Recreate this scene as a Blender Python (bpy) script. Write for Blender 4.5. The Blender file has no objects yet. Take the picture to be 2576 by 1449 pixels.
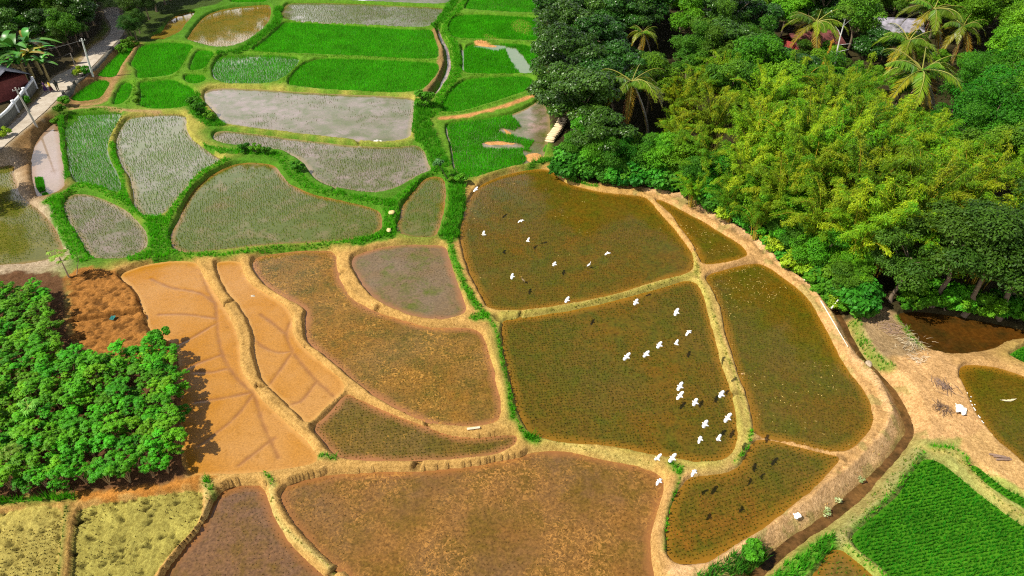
import bpy, math, random
import numpy as np
from mathutils import Vector, Matrix
R = math.radians
random.seed(11)
rng = np.random.default_rng(7)
scene = bpy.context.scene
COL = scene.collection

# ------------------------------------------------------------------ camera
CAM_H, PITCH, FPX = 40.0, 38.0, 1717.5          # metres, degrees down, focal length in trace pixels (2576 wide)
cam_d = bpy.data.cameras.new('camera'); cam = bpy.data.objects.new('camera', cam_d); COL.objects.link(cam)
cam.location = (0, 0, CAM_H); cam.rotation_euler = (R(90 - PITCH), 0, 0)
cam_d.sensor_width = 36; cam_d.lens = 36 * FPX / 2576; cam_d.clip_start = 0.5; cam_d.clip_end = 4000
scene.camera = cam
# ------------------------------------------------------------------ light
SUN = Vector((-0.8, -0.2, 1.0)).normalized()
SUN_EL = math.asin(SUN.z); SUN_ROT = math.atan2(SUN.x, SUN.y)
world = bpy.data.worlds.new('World'); scene.world = world; world.use_nodes = True
wn = world.node_tree; wn.nodes.clear()
def W(t, **k):
    n = wn.nodes.new(t)
    for a, b in k.items(): setattr(n, a, b)
    return n
sky = W('ShaderNodeTexSky', sky_type='NISHITA', sun_disc=False, sun_elevation=SUN_EL, sun_rotation=SUN_ROT)
wtc = W('ShaderNodeTexCoord'); wsep = W('ShaderNodeSeparateXYZ'); wl = wn.links
wl.new(wtc.outputs['Generated'], wsep.inputs[0])
wadd = W('ShaderNodeMath', operation='ADD'); wadd.inputs[1].default_value = 0.18
wmx = W('ShaderNodeMath', operation='MAXIMUM'); wmx.inputs[1].default_value = 0.0
wl.new(wsep.outputs['Z'], wmx.inputs[0]); wl.new(wmx.outputs[0], wadd.inputs[0])
wdx = W('ShaderNodeMath', operation='DIVIDE'); wdy = W('ShaderNodeMath', operation='DIVIDE')
wl.new(wsep.outputs['X'], wdx.inputs[0]); wl.new(wadd.outputs[0], wdx.inputs[1])
wl.new(wsep.outputs['Y'], wdy.inputs[0]); wl.new(wadd.outputs[0], wdy.inputs[1])
wcmb = W('ShaderNodeCombineXYZ'); wl.new(wdx.outputs[0], wcmb.inputs[0]); wl.new(wdy.outputs[0], wcmb.inputs[1])
wcmb.inputs[2].default_value = 3.7
wno = W('ShaderNodeTexNoise'); wno.inputs['Scale'].default_value = 1.1; wno.inputs['Detail'].default_value = 7
wno.inputs['Roughness'].default_value = 0.55
wl.new(wcmb.outputs[0], wno.inputs['Vector'])
wrp = W('ShaderNodeValToRGB'); wrp.color_ramp.elements[0].position = 0.50; wrp.color_ramp.elements[1].position = 0.66
wband = W('ShaderNodeMapRange'); wband.interpolation_type = 'SMOOTHSTEP'; wband.inputs[1].default_value = 0.36; wband.inputs[2].default_value = 0.58
wband.inputs[3].default_value = 0.13; wband.inputs[4].default_value = 0.0; wl.new(wsep.outputs['Z'], wband.inputs[0])
wsum = W('ShaderNodeMath', operation='ADD'); wl.new(wno.outputs['Fac'], wsum.inputs[0]); wl.new(wband.outputs[0], wsum.inputs[1]); wl.new(wsum.outputs[0], wrp.inputs[0])
wlow = W('ShaderNodeMapRange'); wlow.interpolation_type = 'SMOOTHSTEP'; wlow.inputs[1].default_value = 0.34; wlow.inputs[2].default_value = 0.62
wlow.inputs[3].default_value = 1.0; wlow.inputs[4].default_value = 0.22; wl.new(wsep.outputs['Z'], wlow.inputs[0])
wmul = W('ShaderNodeMath', operation='MULTIPLY'); wl.new(wrp.outputs['Color'], wmul.inputs[0]); wl.new(wlow.outputs[0], wmul.inputs[1])
wmix = W('ShaderNodeMix', data_type='RGBA'); wl.new(wmul.outputs[0], wmix.inputs['Factor'])
wl.new(sky.outputs[0], wmix.inputs['A']); wmix.inputs['B'].default_value = (27.0, 26.6, 28.0, 1)
wbg = W('ShaderNodeBackground'); wbg.inputs['Strength'].default_value = 0.05
wl.new(wmix.outputs['Result'], wbg.inputs[0])
wo = W('ShaderNodeOutputWorld'); wl.new(wbg.outputs[0], wo.inputs[0])
sd_ = bpy.data.lights.new('sun', 'SUN'); sun = bpy.data.objects.new('sun', sd_); COL.objects.link(sun)
sd_.energy = 5.0; sd_.angle = R(0.5); sd_.color = (1.0, 0.94, 0.81)
sun.rotation_euler = SUN.to_track_quat('Z', 'Y').to_euler(); sun.location = (-60, -15, 90)
vs = scene.view_settings; vs.view_transform = 'Standard'; vs.look = 'None'; vs.gamma = 1.0; vs.exposure = 0.42
vs.use_curve_mapping = False
scene.cycles.use_denoising = False; scene.cycles.pixel_filter_type = 'BLACKMAN_HARRIS'; scene.cycles.filter_width = 1.15
scene.cycles.sample_clamp_indirect = 3.0
scene.cycles.max_bounces = 6; scene.cycles.diffuse_bounces = 2; scene.cycles.glossy_bounces = 2
scene.cycles.transmission_bounces = 3; scene.cycles.transparent_max_bounces = 4

# ------------------------------------------------------------------ projection helpers
_c, _s = math.cos(R(PITCH)), math.sin(R(PITCH))
def G(px, py, z=0.0):
    """traced pixel -> world point at height z"""
    dx, dy = px - 1288.0, 724.5 - py
    d = np.array([dx, FPX * _c + dy * _s, -FPX * _s + dy * _c])
    t = (z - CAM_H) / d[2]
    return np.array([0, 0, CAM_H]) + t * d
def GP(pts, z=0.0): return np.array([G(x, y, z)[:2] for x, y in pts])
def proj(p):
    x, y, z = p; z = z - CAM_H
    zc = y * _c - z * _s; yc = y * _s + z * _c
    return 1288 + FPX * x / zc, 724.5 - FPX * yc / zc
def mpp(px, py):
    return CAM_H / (FPX * _s - (724.5 - py) * _c)            # metres per trace pixel on the ground

def _hash(ix, iy, s):
    h = (ix.astype(np.int64) * 374761393 + iy.astype(np.int64) * 668265263 + s * 974711) & 0x7fffffff
    h = ((h ^ (h >> 13)) * 1274126177) & 0x7fffffff
    return ((h ^ (h >> 16)) & 0xffff) / 65535.0
def vnoise(x, y, scale, seed=0, oct=1):
    out = np.zeros_like(x, dtype=float); amp, tot = 1.0, 0.0
    for o in range(oct):
        ca_, sa_ = math.cos(.65 + o * 1.1), math.sin(.65 + o * 1.1); u, v = (x * ca_ - y * sa_) / scale, (x * sa_ + y * ca_) / scale
        iu, iv = np.floor(u), np.floor(v); fu, fv = u - iu, v - iv
        fu = fu * fu * (3 - 2 * fu); fv = fv * fv * (3 - 2 * fv)
        a = _hash(iu, iv, seed + o); b = _hash(iu + 1, iv, seed + o); c = _hash(iu, iv + 1, seed + o); d = _hash(iu + 1, iv + 1, seed + o)
        out += amp * ((a * (1 - fu) + b * fu) * (1 - fv) + (c * (1 - fu) + d * fu) * fv)
        tot += amp; amp *= 0.5; scale *= 0.5
    return out / tot
def smooth_poly(P, it=2):
    for _ in range(it):
        Q = np.roll(P, -1, 0)
        P = np.stack([P * 0.75 + Q * 0.25, P * 0.25 + Q * 0.75], 1).reshape(-1, 2)
    return P
def spline(P, n=5):
    P = np.asarray(P, float); out = []
    for i in range(len(P) - 1):
        p0, p1, p2, p3 = P[max(i - 1, 0)], P[i], P[i + 1], P[min(i + 2, len(P) - 1)]
        for k in range(n):
            t = k / n
            out.append(0.5 * ((2 * p1) + (-p0 + p2) * t + (2 * p0 - 5 * p1 + 4 * p2 - p3) * t * t + (-p0 + 3 * p1 - 3 * p2 + p3) * t ** 3))
    out.append(P[-1]); return np.array(out)
def sdist(X, Y, P):
    """signed distance (+ inside) to closed polygon and nearest boundary point"""
    best = np.full(X.shape, 1e9); nx = np.zeros_like(X); ny = np.zeros_like(X); ins = np.zeros(X.shape, bool)
    for (ax, ay), (bx, by) in zip(P, np.roll(P, -1, 0)):
        ex, ey = bx - ax, by - ay; l2 = ex * ex + ey * ey + 1e-12
        t = np.clip(((X - ax) * ex + (Y - ay) * ey) / l2, 0, 1)
        qx, qy = ax + t * ex, ay + t * ey; d = (X - qx) ** 2 + (Y - qy) ** 2
        m = d < best; best[m] = d[m]; nx[m] = qx[m]; ny[m] = qy[m]
        cr = (ay > Y) != (by > Y)
        if cr.any(): ins ^= cr & (X < ex * (Y - ay) / (ey if ey else 1e-12) + ax)
    d = np.sqrt(best)
    return np.where(ins, d, -d), nx, ny
def pdist(X, Y, P):
    best = np.full(X.shape, 1e9)
    for (ax, ay), (bx, by) in zip(P[:-1], P[1:]):
        ex, ey = bx - ax, by - ay; l2 = ex * ex + ey * ey + 1e-12
        t = np.clip(((X - ax) * ex + (Y - ay) * ey) / l2, 0, 1)
        best = np.minimum(best, (X - ax - t * ex) ** 2 + (Y - ay - t * ey) ** 2)
    return np.sqrt(best)
def sstep(a, b, x):
    t = np.clip((x - a) / (b - a), 0, 1); return t * t * (3 - 2 * t)

# ------------------------------------------------------------------ mesh helpers
def tag(o, label=None, cat=None, group=None, kind=None):
    if label: o['label'] = label
    if cat: o['category'] = cat
    if group: o['group'] = group
    if kind: o['kind'] = kind
    return o
def mesh_np(name, V, faces, col=None, attrs=None, fmat=None, smooth=False):
    V = np.asarray(V, np.float32); faces = [np.asarray(f, np.int32) for f in faces if len(f)]
    me = bpy.data.meshes.new(name); me.vertices.add(len(V)); me.vertices.foreach_set('co', V.ravel())
    nl = sum(f.size for f in faces); nf = sum(len(f) for f in faces)
    me.loops.add(nl); me.polygons.add(nf)
    me.loops.foreach_set('vertex_index', np.concatenate([f.ravel() for f in faces]))
    st = []; o = 0
    for f in faces:
        st.append(o + np.arange(len(f), dtype=np.int32) * f.shape[1]); o += f.size
    me.polygons.foreach_set('loop_start', np.concatenate(st).astype(np.int32))
    if smooth: me.polygons.foreach_set('use_smooth', np.ones(nf, bool))
    if fmat is not None: me.polygons.foreach_set('material_index', np.asarray(fmat, np.int32))
    me.update(calc_edges=True)
    if col is not None:
        c = np.ones((len(V), 4), np.float32); c[:, :3] = col
        me.attributes.new('col', 'FLOAT_COLOR', 'POINT').data.foreach_set('color', c.ravel())
    for k, a in (attrs or {}).items():
        me.attributes.new(k, 'FLOAT', 'POINT').data.foreach_set('value', np.asarray(a, np.float32).ravel())
    return me
def add(name, me, mats=(), parent=None, loc=None):
    for m in (mats if isinstance(mats, (list, tuple)) else [mats]):
        if m and m.name not in me.materials: me.materials.append(m)
    o = bpy.data.objects.new(name, me); COL.objects.link(o)
    if parent: o.parent = parent
    if loc is not None: o.location = loc
    return o
def empty(name, loc, rz=0.0, sc=1.0):
    o = bpy.data.objects.new(name, None); COL.objects.link(o); o.location = loc; o.rotation_euler = (0, 0, rz)
    o.scale = (sc, sc, sc); o.empty_display_size = 0.3; return o
def copy_tree(o, parent=None):
    c = o.copy(); COL.objects.link(c); c.parent = parent
    for ch in o.children: copy_tree(ch, c)
    return c
class MB:
    """collects shapes for ONE mesh object"""
    def __init__(s): s.V = []; s.F = {3: [], 4: []}; s.C = []; s.M = {3: [], 4: []}; s.n = 0
    def add(s, V, F, col=(1, 1, 1), mi=0):
        V = np.asarray(V, float).reshape(-1, 3); F = np.asarray(F, int); k = F.shape[1]
        c = np.asarray(col, float); c = np.broadcast_to(c, (len(V), 3))
        s.V.append(V); s.C.append(c); s.F[k].append(F + s.n); s.M[k].append(np.full(len(F), mi)); s.n += len(V)
    def tube(s, P, rad, sides=6, col=(1, 1, 1), mi=0, cap=True):
        P = np.asarray(P, float); n = len(P); rad = np.broadcast_to(np.asarray(rad, float), (n,))
        T = np.gradient(P, axis=0); T /= np.linalg.norm(T, axis=1)[:, None] + 1e-9
        ref = np.array([0, 0, 1.0]) if abs(T[0, 2]) < 0.9 else np.array([1.0, 0, 0])
        A = np.cross(T, ref); A /= np.linalg.norm(A, axis=1)[:, None] + 1e-9; B = np.cross(T, A)
        a = np.linspace(0, 2 * np.pi, sides, endpoint=False)
        V = P[:, None] + rad[:, None, None] * (np.cos(a)[None, :, None] * A[:, None] + np.sin(a)[None, :, None] * B[:, None])
        i = np.arange(n - 1)[:, None] * sides; j = np.arange(sides)[None]; jn = (j + 1) % sides
        F = np.stack([i + j, i + jn, i + sides + jn, i + sides + j], -1).reshape(-1, 4)
        V = V.reshape(-1, 3); s.add(V, F, col, mi)
        if cap:
            s.add(np.vstack([V[:sides], P[:1]]), [[(q + 1) % sides, q, sides] for q in range(sides)], col if np.ndim(col) == 1 else col[0], mi)
            s.add(np.vstack([V[-sides:], P[-1:]]), [[q, (q + 1) % sides, sides] for q in range(sides)], col if np.ndim(col) == 1 else col[-1], mi)
    def box(s, c, d, rz=0.0, col=(1, 1, 1), mi=0, bev=0.0, taper=1.0):
        c = np.asarray(c, float); d = np.asarray(d, float) / 2
        b = min(bev, d.min() * 0.9); rings = []
        prof = [(-d[2], b), (-d[2] + b, 0), (d[2] - b, 0), (d[2], b)] if b > 0 else [(-d[2], 0), (d[2], 0)]
        for z, ins in prof:
            f = 1 + (taper - 1) * (z + d[2]) / (2 * d[2])
            x, y = (d[0] - ins) * f, (d[1] - ins) * f
            if b > 0: q = [(-x + b, -y), (x - b, -y), (x, -y + b), (x, y - b), (x - b, y), (-x + b, y), (-x, y - b), (-x, -y + b)]
            else: q = [(-x, -y), (x, -y), (x, y), (-x, y)]
            rings.append([(px, py, z) for px, py in q])
        V = np.array(rings); m = V.shape[1]; n = len(V); V = V.reshape(-1, 3)
        cr, sr = math.cos(rz), math.sin(rz)
        V = np.stack([V[:, 0] * cr - V[:, 1] * sr, V[:, 0] * sr + V[:, 1] * cr, V[:, 2]], 1) + c
        F = [[k * m + q, k * m + (q + 1) % m, (k + 1) * m + (q + 1) % m, (k + 1) * m + q] for k in range(n - 1) for q in range(m)]
        s.add(V, F, col, mi)
        for base, rev in ((0, True), ((n - 1) * m, False)):
            cc = V[base:base + m].mean(0); vv = np.vstack([V[base:base + m], cc])
            s.add(vv, [[(q + 1) % m, q, m] if rev else [q, (q + 1) % m, m] for q in range(m)], col, mi)
    def leaves(s, C, T, N, L, Wd, col, fold=0.12, mi=0):
        C = np.asarray(C, float); T = T / (np.linalg.norm(T, axis=1)[:, None] + 1e-9)
        S = np.cross(N, T); S /= np.linalg.norm(S, axis=1)[:, None] + 1e-9; U = np.cross(T, S)
        L = np.broadcast_to(L, (len(C),))[:, None]; Wd = np.broadcast_to(Wd, (len(C),))[:, None]
        V = np.stack([C - T * L * .5, C + S * Wd * .5 + U * Wd * fold - T * L * .06, C + T * L * .5, C - S * Wd * .5 + U * Wd * fold - T * L * .06], 1)
        F = np.arange(len(C) * 4).reshape(-1, 4)
        s.add(V.reshape(-1, 3), F, np.repeat(np.broadcast_to(col, (len(C), 3)), 4, 0), mi)
    def mesh(s, name, smooth=False):
        f = [np.concatenate(s.F[k]) for k in (3, 4) if s.F[k]]; m = np.concatenate([np.concatenate(s.M[k]) for k in (3, 4) if s.F[k]])
        return mesh_np(name, np.concatenate(s.V), f, np.concatenate(s.C), fmat=m, smooth=smooth)
    def build(s, name, mats, parent=None, smooth=False, loc=None): return add(name, s.mesh(name, smooth), mats, parent, loc)

# ------------------------------------------------------------------ materials
class NT:
    def __init__(s, name):
        s.m = bpy.data.materials.new(name); s.m.use_nodes = True; s.t = s.m.node_tree; s.t.nodes.clear()
        s.out = s.n('ShaderNodeOutputMaterial'); s.geo = None
    def n(s, t, **k):
        q = s.t.nodes.new(t)
        for a, b in k.items(): setattr(q, a, b)
        return q
    def l(s, a, b): s.t.links.new(a, b)
    def val(s, sock, v):
        if hasattr(v, 'is_linked') or hasattr(v, 'links'): s.l(v, sock)
        elif isinstance(v, (tuple, list)) and len(v) == 3 and sock.type == 'RGBA': sock.default_value = (*v, 1)
        else: sock.default_value = v
    def pos(s):
        if not s.geo: s.geo = s.n('ShaderNodeNewGeometry')
        return s.geo.outputs['Position']
    def noise(s, scale, detail=4, rough=0.55, vec=None, dist=0.0):
        q = s.n('ShaderNodeTexNoise'); q.inputs['Scale'].default_value = scale; q.inputs['Detail'].default_value = detail
        q.inputs['Roughness'].default_value = rough; q.inputs['Distortion'].default_value = dist
        s.l(vec or s.pos(), q.inputs['Vector']); return q.outputs['Fac']
    def ramp(s, f, a, b, ca=(0, 0, 0), cb=(1, 1, 1)):
        q = s.n('ShaderNodeValToRGB'); e = q.color_ramp.elements; e[0].position = a; e[1].position = b
        e[0].color = (*ca, 1); e[1].color = (*cb, 1); s.l(f, q.inputs[0]); return q.outputs['Color']
    def mix(s, f, a, b, blend='MIX'):
        q = s.n('ShaderNodeMix', data_type='RGBA', blend_type=blend)
        s.val(q.inputs['Factor'], f); s.val(q.inputs['A'], a); s.val(q.inputs['B'], b); return q.outputs['Result']
    def math(s, op, a, b=0.0):
        q = s.n('ShaderNodeMath', operation=op); s.val(q.inputs[0], a); s.val(q.inputs[1], b); return q.outputs[0]
    def attr(s, name):
        q = s.n('ShaderNodeAttribute'); q.attribute_name = name; return q
    def bump(s, h, strength, dist=0.05):
        q = s.n('ShaderNodeBump'); q.inputs['Strength'].default_value = strength; q.inputs['Distance'].default_value = dist
        s.l(h, q.inputs['Height']); return q.outputs['Normal']
    def bsdf(s, base, rough=0.8, spec=0.3, normal=None, ior=None):
        q = s.n('ShaderNodeBsdfPrincipled'); s.val(q.inputs['Base Color'], base); s.val(q.inputs['Roughness'], rough)
        q.inputs['Specular IOR Level'].default_value = spec
        if ior: q.inputs['IOR'].default_value = ior
        if normal: s.l(normal, q.inputs['Normal'])
        return q.outputs[0]
    def done(s, sh): s.l(sh, s.out.inputs[0]); return s.m

def simple_mat(name, col, rough=0.7, spec=0.3, var=0.25, scale=6.0, bump=0.3):
    t = NT(name); oc = t.n('ShaderNodeTexCoord').outputs['Object']
    f = t.noise(scale, 5, 0.6, oc); c = t.mix(1.0, col, t.ramp(f, .25, .75, (1 - var,) * 3, (1 + var,) * 3), 'MULTIPLY')
    return t.done(t.bsdf(c, rough, spec, t.bump(f, bump, 0.02)))
def vcol_mat(name, rough=0.7, spec=0.3, var=0.3, scale=9.0, bump=0.4):
    t = NT(name); oc = t.n('ShaderNodeTexCoord').outputs['Object']
    f = t.noise(scale, 5, 0.6, oc); c = t.mix(1.0, t.attr('col').outputs['Color'], t.ramp(f, .25, .75, (1 - var,) * 3, (1 + var,) * 3), 'MULTIPLY')
    return t.done(t.bsdf(c, rough, spec, t.bump(f, bump, 0.02)))
def foliage_mat(name, trans=0.3, rough=0.5, spec=0.25, world_var=False, vlo=0.72, vhi=1.28):
    t = NT(name); c = t.attr('col').outputs['Color']
    oi = t.n('ShaderNodeObjectInfo')
    h = t.n('ShaderNodeHueSaturation')
    t.l(c, h.inputs['Color'])
    if world_var:
        t.l(t.math('ADD', t.math('MULTIPLY', t.noise(0.35, 5, 0.6), 0.9), 0.55), h.inputs['Value'])
    else:
        mr = t.n('ShaderNodeMapRange'); t.l(oi.outputs['Random'], mr.inputs[0]); mr.inputs[3].default_value = vlo; mr.inputs[4].default_value = vhi
        t.l(mr.outputs[0], h.inputs['Value'])
        mh = t.n('ShaderNodeMapRange'); t.l(t.math('FRACT', t.math('MULTIPLY', oi.outputs['Random'], 17.3)), mh.inputs[0])
        mh.inputs[3].default_value = 0.48; mh.inputs[4].default_value = 0.52; t.l(mh.outputs[0], h.inputs['Hue'])
    col = h.outputs[0]
    b = t.bsdf(col, rough, spec)
    tr = t.n('ShaderNodeBsdfTranslucent'); t.l(t.mix(1.0, col, (1.25, 1.2, 0.6), 'MULTIPLY'), tr.inputs[0])
    mx = t.n('ShaderNodeMixShader'); mx.inputs[0].default_value = trans; t.l(b, mx.inputs[1]); t.l(tr.outputs[0], mx.inputs[2])
    return t.done(mx.outputs[0])
M_leaf = foliage_mat('leaf', 0.2, 0.55, 0.16)
M_gloss = foliage_mat('glossy_leaf', 0.15, 0.36, 0.3)
M_grass = foliage_mat('grass_blade', 0.35, 0.6, 0.15, True)
M_bark = vcol_mat('bark', 0.9, 0.1, 0.35, 7, 0.6)
M_obj = vcol_mat('painted', 0.7, 0.25, 0.15, 5, 0.2)
M_cloth = vcol_mat('cloth', 0.9, 0.1, 0.12, 9, 0.2)

def ground_mat():
    t = NT('earth'); a = t.attr('col').outputs['Color']
    f1 = t.noise(0.9, 6, 0.6); f2 = t.noise(5.0, 6, 0.7); f3 = t.noise(17.0, 3, 0.6)
    c = t.mix(1.0, a, t.ramp(f1, .3, .7, (.80, .78, .74), (1.16, 1.17, 1.2)), 'MULTIPLY')
    c = t.mix(1.0, c, t.ramp(f2, .34, .62, (.62, .58, .5), (1.15, 1.15, 1.15)), 'MULTIPLY')
    c = t.mix(0.7, c, t.ramp(f3, .32, .58, (.6, .56, .5), (1.12, 1.12, 1.12)), 'MULTIPLY')
    h = t.math('ADD', t.math('MULTIPLY', f2, 1.0), t.math('MULTIPLY', f3, 0.45))
    return t.done(t.bsdf(c, 0.95, 0.1, t.bump(h, 0.9, 0.11)))
M_ground = ground_mat()

def paddy_mat(name, c1, c2, c3, a3=.5, s1=.1, s3=.5, spk=None, aspk=.0, edge=None, rough=.12, spec=.5, grain=.35, gs=5.0, wave=.07, ew=.5, tint=None):
    """muddy shallow water: silt patches c1/c2 (lilac ones hold painted sky reflection), weed or stubble c3, flecks, shallower edge colour"""
    t = NT(name)
    f = t.noise(s1, 5, 0.6, dist=0.4); c = t.mix(t.ramp(f, .38, .62), c1, c2)
    f3 = t.noise(s3, 7, 0.68, dist=0.3); c = t.mix(t.ramp(f3, .96 - a3 - .11, .96 - a3 + .12), c, c3)
    g = t.noise(gs, 6, 0.7); c = t.mix(1.0, c, t.ramp(g, .3, .66, (1 - grain,) * 3, (1 + grain * .8,) * 3), 'MULTIPLY')
    if edge:
        e = t.attr('edge').outputs['Fac']; q = t.math('ADD', e, t.math('MULTIPLY', t.noise(.8, 4), .5))
        c = t.mix(t.ramp(q, .25, .25 + ew), edge, c)
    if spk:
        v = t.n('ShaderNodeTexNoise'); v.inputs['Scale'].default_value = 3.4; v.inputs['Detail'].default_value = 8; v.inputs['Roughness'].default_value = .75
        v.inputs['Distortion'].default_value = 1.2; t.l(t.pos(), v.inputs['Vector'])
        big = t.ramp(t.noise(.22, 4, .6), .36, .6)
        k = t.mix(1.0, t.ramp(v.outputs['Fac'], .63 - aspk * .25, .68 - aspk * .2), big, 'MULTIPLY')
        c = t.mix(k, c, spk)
    r = t.ramp(t.noise(.25, 4, .6), .35, .65, (rough * .6,) * 3, (rough * 1.7,) * 3)
    hh = t.math('ADD', t.noise(2.2, 3), t.math('MULTIPLY', g, .6))
    return t.done(t.bsdf(c, r, spec, t.bump(hh, wave, .012), 1.33))

# ------------------------------------------------------------------ the paddies (outlines traced as lists of points)
TAN = (0.48, 0.29, 0.09); SAND = (0.52, 0.31, 0.125); OLIVE = (0.36, 0.33, 0.07); GREEN = (0.07, 0.20, 0.012); LIME = (0.10, 0.24, 0.015)
BROWN = (0.26, 0.15, 0.06); MUDG = (0.20, 0.16, 0.05)
# water looks; lilac patches of LAV and OLV include painted sky reflection
LAV = dict(c1=(.225, .165, .145), c2=(.125, .105, .05), c3=(.085, .10, .015), a3=.46, rough=.14, spec=1., grain=.32, edge=(.26, .19, .08))
LAVW = dict(c1=(.205, .185, .145), c2=(.155, .15, .075), c3=(.10, .125, .022), a3=.46, rough=.09, spec=1., grain=.35, edge=(.22, .15, .04))
OLV = dict(c1=(.125, .095, .016), c2=(.19, .15, .075), c3=(.075, .10, .005), a3=.55, rough=.14, spec=1., grain=.35, edge=(.26, .13, .03))
AMB = dict(c1=(.24, .15, .02), c2=(.17, .13, .02), c3=(.11, .12, .015), a3=.38, rough=.07, spec=1., grain=.3, edge=(.24, .13, .03))
MBR = dict(c1=(.125, .066, .003), c2=(.098, .068, .008), c3=(.072, .070, .004), a3=.44, s1=.07, rough=.10, spec=1., grain=.45, gs=4.2, edge=(.24, .115, .01), ew=.6)
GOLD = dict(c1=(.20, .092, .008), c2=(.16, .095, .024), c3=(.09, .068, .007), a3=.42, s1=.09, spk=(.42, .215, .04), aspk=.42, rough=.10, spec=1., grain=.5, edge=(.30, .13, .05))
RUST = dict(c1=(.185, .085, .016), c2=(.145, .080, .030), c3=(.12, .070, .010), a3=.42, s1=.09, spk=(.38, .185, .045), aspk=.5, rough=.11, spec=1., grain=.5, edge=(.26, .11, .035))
TANW = dict(c1=(.36, .150, .012), c2=(.40, .20, .055), c3=(.26, .115, .018), a3=.36, s1=.1, s3=1.1, rough=.22, spec=.7, grain=.16, gs=7, edge=(.55, .33, .12), wave=.12)
LUSH = dict(c1=(.045, .17, .006), c2=(.06, .20, .008), c3=(.03, .11, .005), a3=.4, rough=.6, spec=.15, grain=.4)
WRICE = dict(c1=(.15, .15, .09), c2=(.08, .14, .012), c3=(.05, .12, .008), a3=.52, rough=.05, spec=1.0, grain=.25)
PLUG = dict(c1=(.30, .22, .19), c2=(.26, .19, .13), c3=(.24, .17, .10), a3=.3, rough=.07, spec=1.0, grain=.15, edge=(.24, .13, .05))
POND = dict(c1=(.085, .032, .004), c2=(.05, .022, .004), c3=(.03, .02, .004), a3=.42, rough=.08, spec=.6, grain=.4, gs=3)  # deep peaty water, with tree shade put into these dark colours
# name, level, look, crop, bank colour, outline, label
# crop: (spacing, height, blade width, blades per hill, colour, density threshold, lean)
LUSHC = (.17, .36, .05, 4, (.060, .40, .006), 0.0, .5)
LUSHX = (.13, .36, .055, 4, (.062, .40, .006), 0.0, .5)
LUSHD = (.21, .42, .06, 5, (.032, .23, .008), 0.0, .45)
SPARSE = (.24, .18, .055, 3, (.11, .18, .010), .42, .7)
TINY = (.24, .14, .06, 3, (.125, .125, .009), .36, .7)
TINYB = (.25, .16, .07, 3, (.098, .115, .008), .34, .7)
WIDE = (.30, .26, .06, 3, (.09, .22, .010), .38, .6)
P = []
def pad(z, look, crop, bank, pts, label, fb=.3, dry=None): P.append(dict(z=z, look=look, crop=crop, bank=bank, pts=pts, label=label, fb=fb, dry=dry))
pad(0, AMB, None, GREEN, [(412,70),(425,50),(450,36),(497,27),(480,48),(462,70),(452,83),(430,96),(405,105),(375,100),(385,88),(405,82)], 'small amber pond under the trees beside the bending road')
pad(0, AMB, (.26,.16,.05,3,(.12,.15,.02),.45,.7), GREEN, [(473,93),(503,50),(535,30),(583,19),(640,14),(681,11),(683,30),(675,59),(659,78),(644,90),(613,110),(575,123),(530,120),(490,108),(468,100)], 'amber flooded paddy reflecting white sky in its near corner')
pad(.1, LUSH, LUSHC, GREEN, [(575,10),(590,-6),(600,-24),(690,-24),(681,6),(640,9)], 'bright green rice paddy cut by the top edge of the photo')
pad(.1, LAVW, SPARSE, LIME, [(705,38),(716,16),(729,7),(820,8),(904,10),(1000,15),(1119,20),(1117,28),(1100,50),(1084,69),(1044,72),(944,66),(820,59),(729,54),(709,46)], 'wide flooded paddy, amber at its left end and blue at its right')
pad(.2, LAVW, None, LIME, [(728,1),(722,-24),(1150,-28),(1146,0),(1124,13),(1000,9),(904,4),(800,2)], 'strip of pale flooded paddy along the top edge')
pad(-.05, LUSH, LUSHC, LIME, [(630,129),(660,110),(700,75),(715,58),(760,58),(944,70),(1040,77),(1088,75),(1092,90),(1098,108),(1104,130),(1102,149),(1085,152),(1000,149),(900,144),(770,138),(660,135)], 'largest bright green rice paddy, left of the rubble-banked canal')
pad(-.1, LUSH, LUSHC, LIME, [(776,148),(900,149),(1000,154),(1100,159),(1104,168),(1100,185),(1088,205),(1068,225),(1045,235),(1000,236),(940,234),(830,229),(760,222),(712,213)], 'bright green rice paddy above the wide lavender pool')
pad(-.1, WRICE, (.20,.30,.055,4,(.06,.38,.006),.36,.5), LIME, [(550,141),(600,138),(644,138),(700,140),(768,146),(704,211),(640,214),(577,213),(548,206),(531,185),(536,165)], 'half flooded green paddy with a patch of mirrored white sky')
pad(-.2, LAV, (.3,.14,.05,3,(.12,.14,.03),.62,.7), OLIVE, [(520,225),(571,221),(644,224),(800,235),(1000,243),(1046,247),(1040,290),(1035,330),(1032,346),(1020,353),(985,359),(950,360),(900,356),(800,344),(700,332),(600,320),(565,313),(552,300),(530,270),(515,255),(512,238)], 'wide lavender grey flooded paddy')
pad(-.3, LAV, SPARSE, GREEN, [(535,335),(560,328),(600,332),(700,345),(800,357),(900,368),(990,371),(1045,363),(1062,372),(1073,390),(1082,420),(1086,430),(1070,436),(1040,450),(1010,470),(975,484),(930,488),(880,482),(830,472),(800,460),(780,440),(765,412),(745,396),(718,385),(690,378),(640,371),(600,371),(560,364),(535,352)], 'curved grey green flooded paddy under the wide lavender one')
pad(-.4, OLV, SPARSE, GREEN, [(426,605),(432,585),(455,540),(470,500),(495,470),(530,440),(560,425),(590,412),(630,408),(680,412),(700,425),(720,455),(760,480),(800,492),(850,503),(900,512),(945,525),(960,540),(962,560),(955,585),(930,598),(890,605),(820,611),(740,616),(660,620),(600,627),(540,634),(490,639),(455,636),(435,622)], 'large fan shaped olive paddy ringed by grassy banks')
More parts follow.
